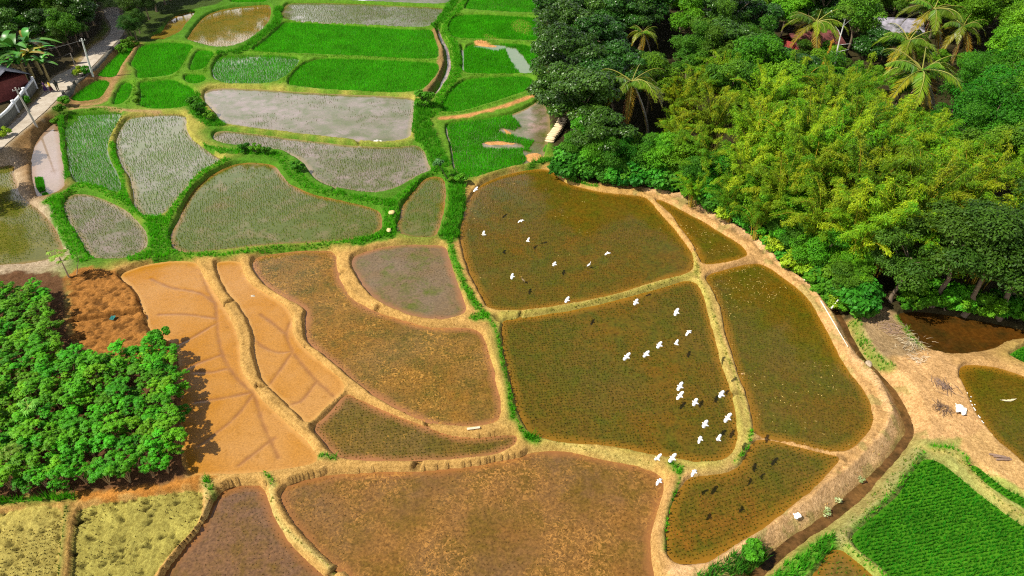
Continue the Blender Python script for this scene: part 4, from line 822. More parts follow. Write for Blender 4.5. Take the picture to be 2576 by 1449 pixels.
for (px, py, key, sc) in ((1760,480,'bamboo',.85), (1700,440,'bamboo',.8), (1850,530,'bamboo',.9), (1940,590,'bamboo',.95), (2040,660,'bamboo',1.0), (2120,700,'bamboo',1.05), (2190,690,'bamboo',1.1), (2000,560,'bamboo',1.1), (1880,460,'bamboo',1.05), (1780,390,'bamboo',1.0), (2130,590,'bamboo',1.2), (2260,640,'bamboo',1.2), (2010,450,'bamboo',1.15), (2180,500,'bamboo',1.2), (2300,560,'bamboo',1.2), (1900,360,'bamboo',1.1), (2060,360,'bamboo',1.15), (2200,420,'bamboo',1.1), (2380,600,'bamboo',1.15), (2470,690,'bamboo',1.0),
                        (1702,318,'bamboo',.8), (1730,300,'bamboo',.9), (1690,395,'bamboo',.75), (1800,280,'bamboo',1.0), (1980,290,'bamboo',1.0), (2130,300,'bamboo',.95), (1740,520,'bamboo',.5), (1830,555,'bamboo',.6), (1900,600,'bamboo',.6), (2280,470,'bamboo',1.0), (2400,520,'bamboo',1.0), (2550,560,'bamboo',1.0), (2240,758,'shade',.95), (2335,782,'shade',1.25), (2425,788,'shade',1.25), (2515,800,'shade',1.3), (2610,822,'shade',1.3), (2330,715,'bamboo',.95), (2440,735,'bamboo',.95), (2540,750,'shade',1.1), (2620,740,'shade',1.1), (2540,690,'shade',1.1), (2640,660,'mid',1.2), (2010,178,'mid',.6), (2075,182,'bright',.5), (2250,145,'mid',.5), (2215,152,'mid',.5), (2275,150,'bright',.45), (2450,400,'dense',1.15), (2560,430,'dense',1.2), (2520,340,'dense',1.1), (2620,360,'dense',1.1)):
    g = on(px, py); forest_tree(g.x, g.y, key, sc)
def lean_to(px, py, tu, tv):
    """ground point under (px,py), height and sideways lean whose top shows at (tu,tv)"""
    g = on(px, py); hs = np.arange(2, 22, .05); vv = [proj((g.x, g.y, g.z + h))[1] for h in hs]; h = float(hs[int(np.argmin(np.abs(np.array(vv) - tv)))])
    zc = g.y * _c + (CAM_H - g.z - h) * _s; return g, h, (tu - proj((g.x, g.y, g.z + h))[0]) * zc / FPX
CLEAR = []
PALMS = [(1630,352,1590,200,'coconut palm with yellowing drooping fronds and a curved bare trunk beside the dark trees',1.3), (2050,165,2055,52,'coconut palm with hanging yellow green fronds in front of the red roof',1.35), (2345,305,2322,172,'large coconut palm with wind swept fronds behind the bamboo',1.75), (2362,140,2352,18,'tall coconut palm standing left of the bright green trees, just under the top edge',1.6), (2425,165,2425,62,'coconut palm showing dry fan fronds among bright green trees',1.2), (1640,165,1618,78,'small coconut palm half hidden at the top of the forest above the bamboo',.8), (2300,205,2288,98,'coconut palm with drooping yellow fronds at the left of the tall one',1.45)]
for k, (px, py, tu, tv, lb, sc) in enumerate(PALMS):
    g, h, bx = lean_to(px, py, tu, tv); palm(g, h / sc, (bx / sc, 0), lb, sc, 2 if k == 0 else 1, k); placed.append((g.x, g.y)); CLEAR.append((tu, tv + 45 * sc, 52 * sc, g.y))
HOUSES = [(2240,105,2240,60), (2030,140,2025,90)]
for px, py, tu, tv in HOUSES: g = on(px, py); placed.append((g.x, g.y)); CLEAR.append((tu, tv, 6, g.y))
CLEAR += [(2105, 200, 20, 90.0), (1606, 330, 16, 84.0)]
tries = 0
while tries < 9000:
    tries += 1; x, y = random.uniform(4, 118), random.uniform(55, 172)
    zc = y * _c + 36 * _s
    if x > zc * .80 + 3: continue
    if near(x, y, 4.6 if y < 110 else 5.4): continue
    d = float(sdist(np.array([x]), np.array([y]), FP)[0][0])
    if d < 3.2: continue
    u, v = proj((x, y, 6))
    sc = random.uniform(.85, 1.2)
    for cu, cv, cw, cyy in CLEAR:
        if y < cyy + 1.5 and abs(u - cu) < cw + 3.0 * FPX / (zc):
            while sc > .3 and proj((x, y, 9.3 * sc))[1] < cv: sc -= .05
    if sc <= .32: continue
    forest_tree(x, y, None, sc)
# undergrowth along the forest edge
EDGE = spline(GP([(1425,440),(1485,458),(1590,464),(1660,470),(1750,516),(1850,576),(1930,622),(2000,676),(2080,738),(2150,785)], -.3), 12)
for k in range(0, len(EDGE), 1):
    for q in range(2):
        t = EDGE[k]; x, y = t[0] + random.uniform(.1, 2.6) * .7, t[1] + random.uniform(.2, 3.0)
        if random.random() < .12: continue
        u, v = proj((x, y, 0)); key = 'vine' if u < 1720 or random.random() < .25 else random.choice(['bush', 'bush', 'yellowbush'])
        lb = {'vine': 'creeper covered shrub with broad leaves along the forest edge', 'bush': 'leafy green bush at the foot of the bamboo', 'yellowbush': 'yellow green bush at the foot of the bamboo'}[key]
        plant(key, (x, y, float(ground_z(np.array(x), np.array(y))) - .1), random.uniform(.9, 1.9), label=lb, cat='bush', group={'vine': 'creepers at the forest edge', 'bush': 'green bushes under the bamboo', 'yellowbush': 'yellow green bushes under the bamboo'}[key])
for k in range(3, len(EDGE), 2):
    x, y = EDGE[k][0] + random.uniform(.3, 1.2), EDGE[k][1] + random.uniform(1.2, 3.8)
    plant(random.choice(['mid', 'bright', 'dense']), (x, y, float(ground_z(np.array(x), np.array(y))) - .1), random.uniform(.34, .66), label='small leafy green tree squeezed in front of the bamboo', cat='tree', group='small trees in front of the bamboo')
for px, py, sc in ((1965,640,1.5), (1990,668,1.3), (2030,690,1.0)):
    g = on(px, py); plant('yellowbush', g, sc, label='lime yellow bush shining at the edge of the bamboo by the stream', cat='bush', group='lime bushes by the stream')
for k in range(44):
    u = random.uniform(2270, 2575); g = on(u, random.uniform(752, 784) + max(0, u - 2400) * .2); plant('bush', (g.x, g.y, g.z - .1), random.uniform(.8, 1.5), label='dim leafy bush on the shaded bank behind the pond', cat='bush', group='bushes behind the pond')

# ------------------------------------------------------------------ trees upper left, with the bananas
TL = [(10,150,'dark',1.0), (60,110,'mid',1.05), (110,95,'dark',1.1), (160,95,'mid',1.0), (205,92,'dark',.95), (238,62,'dark',.85), (180,130,'mid',.75), (130,128,'dark',.8), (60,60,'dark',1.2), (5,70,'mid',1.2), (-50,130,'dark',1.2), (100,45,'mid',1.2), (200,45,'dark',1.2), (246,20,'shade',1.0), (150,15,'mid',1.2), (40,15,'dark',1.3), (228,-5,'dark',1.1), (310,-12,'shade',1.1), (-60,200,'shade',.8), (345,20,'shade',1.0), (385,10,'mid',.9), (338,66,'shade',.62), (352,84,'shade',.5), (430,2,'shade',.9), (470,-8,'mid',.9), (520,-14,'shade',1.0), (570,-22,'mid',.9), (630,-36,'shade',.9), (690,-40,'mid',.9), (335,98,'shade',.5), (-30,250,'shade',.7), (375,50,'shade',.6), (282,-20,'mid',1.2), (30,115,'mid',.9), (85,70,'dark',1.1), (140,60,'mid',1.1), (185,75,'dark',1.0), (222,95,'dark',.75), (160,112,'shade',.8), (95,130,'mid',.7), (20,35,'dark',1.2), (75,20,'mid',1.2), (175,10,'dark',1.1), (120,-10,'dark',1.2), (60,-20,'mid',1.2), (-10,-10,'dark',1.3), (218,20,'mid',1.0), (150,140,'shade',.55), (200,118,'shade',.6), (240,35,'dark',.8), (-20,90,'dark',1.1), (5,200,'shade',.7), (310,20,'shade',.7), (320,125,'bush',1.1), (330,112,'bush',1.3), (306,128,'bush',1.0), (345,100,'shade',.45), (395,30,'mid',.8), (415,12,'mid',.8), (450,-5,'shade',1.0), (500,-8,'mid',.8), (545,-18,'shade',.9), (600,-28,'mid',1.0), (660,-40,'shade',1.0)]
for px, py, key, sc in TL:
    g = on(px, py); lb = {'dark': 'dark glossy tree crowding the road at the upper left', 'mid': 'green leafy tree in the upper left woods', 'shade': 'shadowy tree beside the bend of the road', 'bush': 'dark bush on the slope below the road bend'}[key]
    plant(key, g, sc, label=lb, cat='tree', group={'dark': 'dark trees left of the road', 'mid': 'leafy trees of the upper left woods', 'shade': 'shadowy trees near the road bend', 'bush': 'bushes below the road bend'}[key])
g = on(-40, 420); plant('mid', g, .8, label='light green tree leaning in at the left edge over the mossy pool', cat='tree')
g = on(-75, 520); plant('shade', g, .9, label='tree just outside the left edge, shading the mossy pool', cat='tree')
def banana(loc, sc, label, seed):
    r = np.random.default_rng(seed); e = empty('banana_plant', loc, r.uniform(0, 6), sc); tag(e, label, 'banana plant', 'banana plants by the house')
    mb = MB(); mb.tube([[0, 0, -.1], [.05, 0, 1], [.1, .05, 2.1]], [.17, .14, .08], 8, (.30, .24, .10)); mb.build('stem', M_bark, e, True)
    for k in range(10):
        a = k * 2.4 + r.normal(0, .2); el = r.uniform(.3, 1.4); L = r.uniform(1.7, 2.5); n = 9; t = np.linspace(0, 1, n); out = L * (t * math.cos(el) + .25 * t ** 2); zz = 2.05 + L * (t * math.sin(el) - .55 * t ** 2.2)
        w = .30 * np.sin(np.pi * np.clip(t * .86 + .12, 0, 1)) ** .6; w[0] = .03; d = np.array([math.cos(a), math.sin(a)]); s = np.array([-d[1], d[0]])
        c = np.stack([d[0] * out, d[1] * out, zz], 1); Lf = c + np.stack([s[0] * w, s[1] * w, w * .28], 1); Rt = c - np.stack([s[0] * w, s[1] * w, -w * .28], 1)
        V = np.stack([Lf, c, Rt], 1).reshape(-1, 3); F = [[i * 3 + q, i * 3 + q + 1, i * 3 + q + 4, i * 3 + q + 3] for i in range(n - 1) for q in (0, 1)]
        lm = MB(); lm.add(V, F, np.array((.07, .22, .03)) * r.uniform(.7, 1.4) if r.random() < .9 else (.36, .30, .05)); lm.build('leaf', M_gloss, e)
for k, (px, py, sc) in enumerate(((62,185,1.9), (84,197,1.6), (40,176,1.8), (105,187,1.5), (124,203,1.25), (70,210,1.4), (95,168,1.8), (22,190,1.5))):
    banana(on(px, py), sc, 'ragged banana plant in the clump left of the road behind the wall', 70 + k)

# ------------------------------------------------------------------ shrub plot on the left
PLOT = [(-70,760),(0,755),(60,750),(130,752),(150,800),(158,860),(168,905),(195,925),(260,925),(330,905),(400,895),(440,890),(462,905),(466,960),(470,1060),(470,1130),(462,1195),(430,1215),(330,1228),(230,1225),(180,1238),(90,1245),(0,1258),(-70,1262)]
PQ = smooth_poly(GP(PLOT, -.4), 1); pts = []; tries = 0; lo, hi = PQ.min(0), PQ.max(0)
while tries < 30000 and len(pts) < 296:
    tries += 1; x, y = random.uniform(lo[0], hi[0]), random.uniform(lo[1], hi[1])
    if abs(x) > (y * _c + 40 * _s) * .78: continue
    if any((x - a) ** 2 + (y - b) ** 2 < .96 for a, b in pts): continue
    if float(sdist(np.array([x]), np.array([y]), PQ)[0][0]) < .25: continue
    pts.append((x, y))
for x, y in pts:
    plant('shrub', (x, y, float(ground_z(np.array(x), np.array(y)))), random.uniform(.82, 1.22), label='leafy green shrub in the dense plot left of the tan mud paddies', cat='shrub', group='green shrubs filling the plot')
for px, py, key, sc, lb in ((408,862,'bush',1.0,'taller bush at the top right corner of the green shrub plot'), (1068,272,'bush',1.5,'dark round bush casting a shadow at the foot of the rubble canal'), (618,382,'bush',.75,'first of the dark bushes on the curved grassy bank'), (645,384,'bush',.85,'second of the dark bushes on the curved grassy bank, beside its twin'), (672,388,'bush',.7,'third of the dark bushes on the curved grassy bank, toward the pool'), (748,430,'bush',.9,'round dark bush leaning over the curved pool from the grassy bank'), (1158,462,'bush',.8,'small bush in the corner where the ditch meets the big brown paddy'), (1140,458,'bush',.6,'low bush at the foot of the leaning sapling'),
                           (487,268,'bush',.9,'bush on the grassy bank left of the lavender pool'), (508,290,'bush',1.1,'spreading bush beside the left end of the lavender pool'), (530,302,'bush',.9,'low bush at the lower left corner of the lavender pool'), (152,283,'bush',.8,'dark bush between the road and the lilac strip'), (165,262,'bush',.9,'dark bush below the road where the people walk'), (135,295,'bush',.7,'lowest dark bush beside the road above the lilac strip'), (200,190,'yellowbush',1.0,'yellow green bush at the road edge left of the tall pole'), (216,188,'bush',.8,'green bush at the foot of the tall pole'), (70,262,'bush',.8,'bush growing against the white topped wall'), (8,345,'yellowbush',1.0,'pale green bush at the left edge below the road'), (168,300,'bush',.6,'small bush at the top of the narrow young rice paddy'),
                           (345,262,'bush',.6,'dark bush on the bund between two green plots'), (350,240,'bush',.5,'low bush on the bund above another bush'), (1880,1402,'bush',.8,'tall grassy bush at the lower end of the stream bank')):
    g = on(px, py); plant(key, (g.x, g.y, g.z - .1), sc, label=lb, cat='bush')

# ------------------------------------------------------------------ egrets
def egret_mesh(kind, feather=(.86, .86, .84)):
    mb = MB()
    if kind == 'stand':
        P_ = np.array([[-.22, 0, .26], [-.14, 0, .30], [-.02, 0, .34], [.08, 0, .37], [.13, 0, .42], [.11, 0, .48], [.12, 0, .54], [.16, 0, .565], [.20, 0, .56]])
        mb.tube(P_, [.012, .05, .085, .07, .035, .024, .026, .034, .018], 10, feather); mb.tube([[.19, 0, .56], [.30, 0, .545]], [.014, .003], 6, (.75, .45, .05), 1)
        for s in (-1, 1): mb.tube([[.0, s * .03, .30], [-.01, s * .03, .16], [.01, s * .03, -.02]], .008, 5, (.10, .09, .06), 2)
        return mb
    P_ = np.array([[-.22, 0, .01], [-.17, 0, .015], [-.09, 0, .0], [.02, 0, -.01], [.10, 0, 0], [.14, 0, .02], [.16, 0, .035], [.185, 0, .045], [.21, 0, .035]])
    mb.tube(P_, [.03, .045, .065, .078, .066, .045, .036, .036, .02], 10, feather); mb.tube([[.205, 0, .036], [.28, 0, .02]], [.015, .003], 6, (.75, .45, .05), 1)
    for s in (-1, 1): mb.tube([[-.14, s * .02, -.01], [-.22, s * .02, -.015], [-.31, s * .025, -.01]], .009, 5, (.10, .09, .06), 2)
    up, tip = {'flat': (.05, 0), 'up': (.55, .0), 'down': (-.45, 0), 'arch': (.45, -.75)}[kind]
    for s in (-1, 1):
        m = 10; t = np.linspace(0, 1, m); y = s * (.04 + .43 * t * math.cos(abs(up) * .7)); lead = .12 + .05 * np.sin(t * np.pi * .75) - .11 * t ** 3; ch = np.interp(t, [0, .35, .7, .9, 1], [.25, .25, .235, .17, .06]); zz = .03 + .43 * up * t + .43 * tip * t ** 2
        V = []
        for q, th in ((0, 0), (.25, .016), (.6, .010), (1, 0)): V.append(np.stack([lead - ch * q, y, zz + th * (1 - t * .6) - .03 * q * q * (1 - t)], 1))
        V.append(np.stack([lead - ch * .5, y, zz - .008], 1)); V = np.stack(V, 1).reshape(-1, 3)
        F = [[i * 5 + a, i * 5 + b, i * 5 + 5 + b, i * 5 + 5 + a] for i in range(m - 1) for a, b in ((0, 1), (1, 2), (2, 3), (3, 4), (4, 0))]
        mb.add(V, F, feather)
    return mb
M_bill = M_obj
EG = {}
for kd in ('flat', 'up', 'down', 'arch', 'stand'):
    me = egret_mesh(kd).mesh('egret', True); me.materials.append(M_cloth); me.materials.append(M_obj); me.materials.append(M_obj); EG[kd] = me
me = egret_mesh('stand', (.22, .16, .09)).mesh('heron', True); [me.materials.append(q) for q in (M_cloth, M_obj, M_obj)]; EG['heron'] = me
BIRDS = [ # image point, half wing vector in trace pixels, height, pose, label
 (1197,477,6.9,6.9,3.9,'flat','egret flying alone at the upper left corner of the large brown paddy'),
 (1217,591,2.0,8.0,2.6,'up','egret over the left side of the large brown paddy, nearest the grassy ditch'),
 (1289,696,2.5,10.6,2.2,'flat','long winged egret just above the brown heron in the large brown paddy'),
 (1311,556,7.5,1.9,3.2,'arch','egret with arched wings in the upper left part of the large brown paddy'),
 (1328,607,3.4,5.2,1.0,'up','small looking egret below the arched one in the large brown paddy'),
 (1530,636,7.2,3.0,5.6,'down','egret with bowed wings near the centre right of the large brown paddy'),
 (1395,665,3.8,8.0,1.3,'flat','egret left of the standing egret in the large brown paddy'),
 (1427,755,5.0,8.6,3.0,'flat','egret crossing just above the bund between the two big brown paddies'),
 (1600,761,5.6,10.4,6.8,'flat','egret at the top of the central paddy, just below the dividing bund'),
 (1702,786,6.2,12.0,6.5,'flat','egret at the top right of the central paddy, nearest the bund junction'),
 (1733,835,7.0,6.3,6.5,'down','egret with bowed wings beside the right bund of the central paddy'),
 (1659,869,5.6,10.0,7.1,'flat','last egret of the rising line of three in the central paddy'),
 (1701,866,4.4,7.6,6.5,'up','small egret right of the line of three in the central paddy'),
 (1626,892,7.4,9.8,6.6,'flat','middle egret of the rising line of three in the central paddy'),
 (1577,898,9.3,10.5,6.5,'flat','first and leftmost egret of the rising line of three in the central paddy'),
 (1711,973,6.2,11.0,6.4,'flat','upper egret of the close pair in the lower right of the central paddy'),
 (1711,996,8.0,9.2,5.2,'flat','lower egret of the close pair in the lower right of the central paddy'),
 (1749,1013,6.0,12.0,6.3,'flat','egret right of and below the close pair in the central paddy'),
 (1815,993,6.8,11.2,6.0,'flat','egret nearest the broken spot of the bund right of the central paddy'),
 (1831,1052,8.6,11.2,6.0,'flat','egret skimming the right bund low in the central paddy'),
 (1774,1068,6.5,12.0,6.0,'flat','egret above the two folded winged ones near the bottom of the central paddy'),
 (1762,1105,4.4,9.6,5.9,'arch','left of two egrets flying side by side at the bottom of the central paddy'),
 (1807,1106,5.4,9.4,5.3,'up','right of two egrets flying side by side at the bottom of the central paddy'),
 (1654,1154,7.6,6.6,4.9,'up','left egret of the two over the lower bund of the central paddy'),
 (1692,1153,8.8,11.4,4.6,'flat','right egret of the two over the lower bund of the central paddy'),
 (1747,1187,6.4,9.6,5.4,'down','egret over the tan corner where the lower bunds meet'),
 (1659,1211,7.5,9.5,5.2,'arch','lowest egret of all, over the right end of the rust brown paddy')]
for k, (u, v, wx, wy, h, pose, lb) in enumerate(BIRDS):
    z = -.7 + h; c = G(u, v, z); a, b = G(u - wx, v + wy, z), G(u + wx, v - wy, z); d = b - a; az = math.atan2(d[1], d[0]); sp = float(np.hypot(d[0], d[1]))
    o = bpy.data.objects.new('egret', EG[pose]); COL.objects.link(o); o.location = c; yaw = az + math.pi / 2
    o.rotation_euler = (random.uniform(-.15, .15), random.uniform(-.12, .05), yaw); s = min(max(sp / .94, .8), 1.0); o.scale = (s, s, s)
    tag(o, lb, 'egret', 'white egrets over the paddies')
for u, v, kd, nm, lb, rz in ((1481,668,'stand','egret','white egret standing in the shallow water of the large brown paddy',.6), (1316,706,'heron','heron','small brown heron standing in the large brown paddy',2.4)):
    o = bpy.data.objects.new(nm, EG[kd]); COL.objects.link(o); g = G(u, v + 6, -.6); o.location = g; o.rotation_euler = (0, 0, rz); o.scale = (1.15,) * 3; tag(o, lb, 'heron' if nm == 'heron' else 'egret')

# ------------------------------------------------------------------ people on the road
def person(loc, rz, skin, hair, top, low, skirt, label, stride=.12, bag=None):
    e = empty('person', loc, rz); tag(e, label, 'person', 'people walking on the road')
    J = [((0,0,.92),.13), ((0,0,1.12),.12), ((0,0,1.32),.13), ((0,0,1.43),.055), ((0,.02,1.54),.085), ((0,.02,1.62),.075)]
    E_ = [(0,1),(1,2),(2,3),(3,4),(4,5)]
    for s in (-1, 1):
        b = len(J); f = s * stride
        J += [((s*.18,0,1.36),.055), ((s*.23,-f*.6,1.10),.042), ((s*.22,f*-.9+.05,.88),.032), ((s*.22,f*-.9+.07,.80),.026), ((s*.10,0,.86),.085), ((s*.10,f*.8,.48),.058), ((s*.10,f*1.3-.02,.08),.04), ((s*.10,f*1.3+.12,.03),.03)]
        E_ += [(2,b),(b,b+1),(b+1,b+2),(b+2,b+3),(0,b+4),(b+4,b+5),(b+5,b+6),(b+6,b+7)]
    me = bpy.data.meshes.new('body'); me.from_pydata([j[0] for j in J], E_, []); o = bpy.data.objects.new('body', me); COL.objects.link(o); o.parent = e
    m = o.modifiers.new('skin', 'SKIN'); m.use_smooth_shade = True
    for i, sv in enumerate(me.skin_vertices[0].data): sv.radius = (J[i][1], J[i][1]); sv.use_root = (i == 0)
    o.modifiers.new('smooth', 'SUBSURF').levels = 1; o.modifiers['smooth'].render_levels = 1; me.materials.append(simple_mat('skin', skin, .6, .3, .05))
    def lathe(nm, prof, col, n=14, folds=0.0):
        mb = MB(); V = []; a = np.linspace(0, 2 * np.pi, n, endpoint=False)
        for z, rx, ry, y0 in prof: V.append(np.stack([rx * np.cos(a) * (1 + folds * np.cos(a * 5)), y0 + ry * np.sin(a), np.full(n, z)], 1))
        V = np.concatenate(V); F = [[i * n + q, i * n + (q + 1) % n, (i + 1) * n + (q + 1) % n, (i + 1) * n + q] for i in range(len(prof) - 1) for q in range(n)]
        mb.add(V, F, col); mb.build(nm, M_cloth, e, True)
    lathe('hair', [(1.66,.02,.02,-.01),(1.65,.07,.07,-.01),(1.60,.095,.10,-.02),(1.53,.09,.075,-.045),(1.44,.06,.035,-.07)], hair)
    lathe('shirt', [(1.42,.08,.07,0),(1.38,.19,.11,0),(1.28,.20,.13,0),(1.10,.17,.125,0),(.94,.19,.14,0),(.86,.20,.15,0)], top)
    sl = MB()
    for s in (-1, 1): sl.tube([[s*.17,0,1.37],[s*.205,s*stride*-.3,1.23],[s*.225,s*stride*-.55,1.12]], [.07,.066,.058], 8, top)
    sl.build('sleeves', M_cloth, e, True)
    if skirt: lathe('skirt', [(.98,.165,.125,0),(.85,.20,.16,0),(.55,.25,.23,0),(.28,.31,.30,0)], low, 20, .06)
    else:
        tr = MB()
        for s in (-1, 1): tr.tube([[s*.09,0,.96],[s*.10,0,.82],[s*.10,s*stride*.8,.48],[s*.10,s*stride*1.3-.02,.14]], [.10,.105,.08,.065], 10, low)
        tr.build('trousers', M_cloth, e, True)
    if bag: b = MB(); b.box((.30,.1,.66), (.06,.24,.26), 0, bag, bev=.02); b.tube([[.30,.0,.78],[.26,.06,.86],[.30,.2,.78]], .01, 5, bag); b.build('bag', M_cloth, e)
def at_road(u, v): return Vector(G(u, v, ROAD_Z + .012))
person(at_road(117,231), 2.2, (.22,.12,.07), (.012,.01,.009), (.07,.03,.12), (.05,.02,.09), True, 'woman in a long dark purple dress, left of the three walking', .1, (.45,.25,.35))
person(at_road(131,231), 2.4, (.22,.12,.07), (.012,.01,.009), (.70,.52,.04), (.05,.02,.03), True, 'woman in a yellow top and a dark flared skirt, middle of the three walking', .12)
person(at_road(147,229), .6, (.16,.09,.05), (.012,.01,.009), (.03,.035,.03), (.05,.05,.04), False, 'person in dark shirt and trousers, right of the three walking', .2)

# ------------------------------------------------------------------ poles and wires
def pole(px, py, tu, tv, label, r0, r1, col, name, arm=True):
    g, h, bx = lean_to(px, py, tu, tv); e = empty(name, g); tag(e, label, 'pole')
    mb = MB(); t = np.linspace(0, 1, 8); mb.tube(np.stack([bx * t, t * 0, h * t - .3 * (t == 0)], 1), np.linspace(r0, r1, 8), 10, col); mb.build('shaft', M_bark if not arm else M_obj, e, True)
    if arm:
        am = MB(); am.box((bx, 0, h - .35), (.9, .09, .09), .7, (.25,.24,.22)); am.build('crossarm', M_obj, e)
        for s in (-1, 1):
            q = MB(); q.tube([[0,0,0],[0,0,.06],[0,0,.09],[0,0,.16]], [.02,.05,.03,.045], 8, (.75,.74,.70)); q.build('insulator', M_obj, e, True, (bx + s * .36 * math.cos(.7), s * .36 * math.sin(.7), h - .30))
    return g + Vector((bx, 0, h))
CONC = (.55, .55, .52)
T1 = pole(233, 190, 205, 97, 'tall pale concrete utility pole standing at the road wall', .17, .11, CONC, 'utility_pole')
T2 = pole(100, 336, 38, 220, 'leaning grey utility pole at the lilac water strip, mirrored in it', .16, .10, (.42,.39,.34), 'utility_pole')
T3 = pole(192, 173, 177, 134, 'short weathered wooden post on the far side of the road', .09, .07, (.30,.26,.22), 'wooden_post', False)
def wire(a, b, sag, label, r=.022):
    t = np.linspace(0, 1, 14)[:, None]; Pt = np.array(a)[None] * (1 - t) + np.array(b)[None] * t; Pt[:, 2] -= (4 * t[:, 0] * (1 - t[:, 0])) * sag
    mb = MB(); mb.tube(Pt, r, 5, (.12,.12,.12)); tag(mb.build('power_line', M_obj), label, 'cable')
wire(T1 + Vector((-.1,0,-.25)), T1 + Vector((-11,.5,-2.4)), .3, 'power line running from the tall concrete pole into the trees')
wire(T3, T3 + Vector((-8,-.5,-1.6)), .3, 'thin wire running from the short wooden post toward the bananas')

# ------------------------------------------------------------------ walls and houses
def stone_mat(name, c1, c2, sc):
    t = NT(name); v = t.n('ShaderNodeTexVoronoi'); v.inputs['Scale'].default_value = sc; t.l(t.pos(), v.inputs['Vector'])
    c = t.mix(v.outputs['Color'], c1, c2); c = t.mix(1.0, c, t.ramp(t.noise(6, 5), .3, .7, (.6,)*3, (1.2,)*3), 'MULTIPLY')
    return t.done(t.bsdf(c, .95, .1, t.bump(v.outputs['Distance'], .8, .08)))
M_stone = stone_mat('dark_stone', (.07,.07,.06), (.15,.14,.12), 3.2)
M_plaster = vcol_mat('plaster', .9, .15, .35, 2.2, .3)
def sweep(mb, pts, z0, z1, th, col, mi=0, step=.0):
    q = spline(np.array(pts), 4); t = np.gradient(q, axis=0); t /= np.linalg.norm(t, axis=1)[:, None]; n = np.stack([-t[:, 1], t[:, 0]], 1) * th / 2
    a, b = q + n, q - n; k = len(q); z1v = np.full(k, z1) + (vnoise(q[:, 0], q[:, 1], 1.0, 8) - .5) * step
    V = np.concatenate([np.column_stack([a, np.full(k, z0)]), np.column_stack([a, z1v]), np.column_stack([b, z1v]), np.column_stack([b, np.full(k, z0)])])
    F = [[i + r_ * k, i + 1 + r_ * k, i + 1 + ((r_ + 1) % 4) * k, i + ((r_ + 1) % 4) * k] for i in range(k - 1) for r_ in range(4)] + [[0, k, 2 * k, 3 * k], [k - 1, 4 * k - 1, 3 * k - 1, 2 * k - 1]]
    mb.add(V, F, col, mi)
rw = GP([(150,246),(188,208),(216,186),(236,168),(262,140),(292,110),(314,88)], ROAD_Z); mb = MB(); sweep(mb, rw + [.25, -.1], -.5, ROAD_Z + .08, .5, (1, 1, 1), 0, .25)
tag(mb.build('retaining_wall', M_stone), 'dark stone retaining wall holding the road above the green plots', 'wall')
for k, (u, v, lb) in enumerate(((188,213,'dark guard stone on the road edge nearest the tall pole'), (175,226,'middle one of three dark guard stones on the road edge'), (161,239,'guard stone on the road edge nearest the walkers'))):
    mb = MB(); mb.box((0,0,.25), (.45,.35,.7), .7, (.9,.9,.9), bev=.06, taper=.8); tag(mb.build('guard_stone', M_stone, loc=Vector(G(u, v, ROAD_Z))), lb, 'kerb stone', 'guard stones along the road')
bw = GP([(92,223),(80,240),(62,262),(45,283),(27,305),(-30,352)], ROAD_Z); e = empty('boundary_wall', (*bw[0], ROAD_Z)); tag(e, 'mossy boundary wall with a flaking white top along the left side of the road', 'wall'); org = np.array(bw[0])
mb = MB(); sweep(mb, bw - org, -.2, 1.25, .22, (.13,.13,.11)); mb.build('wall_face', M_plaster, e); mb = MB(); sweep(mb, bw - org, 1.253, 1.55, .30, (.62,.64,.66), 0, .12); mb.build('coping', M_plaster, e)
for f in (.0, .33, .62):
    q = spline(bw - org, 6); p_ = q[int(f * (len(q) - 1))]; mb = MB(); mb.box((p_[0], p_[1], .85), (.42,.42,1.9), .8, (.60,.62,.64), bev=.03); mb.build('pillar', M_plaster, e)
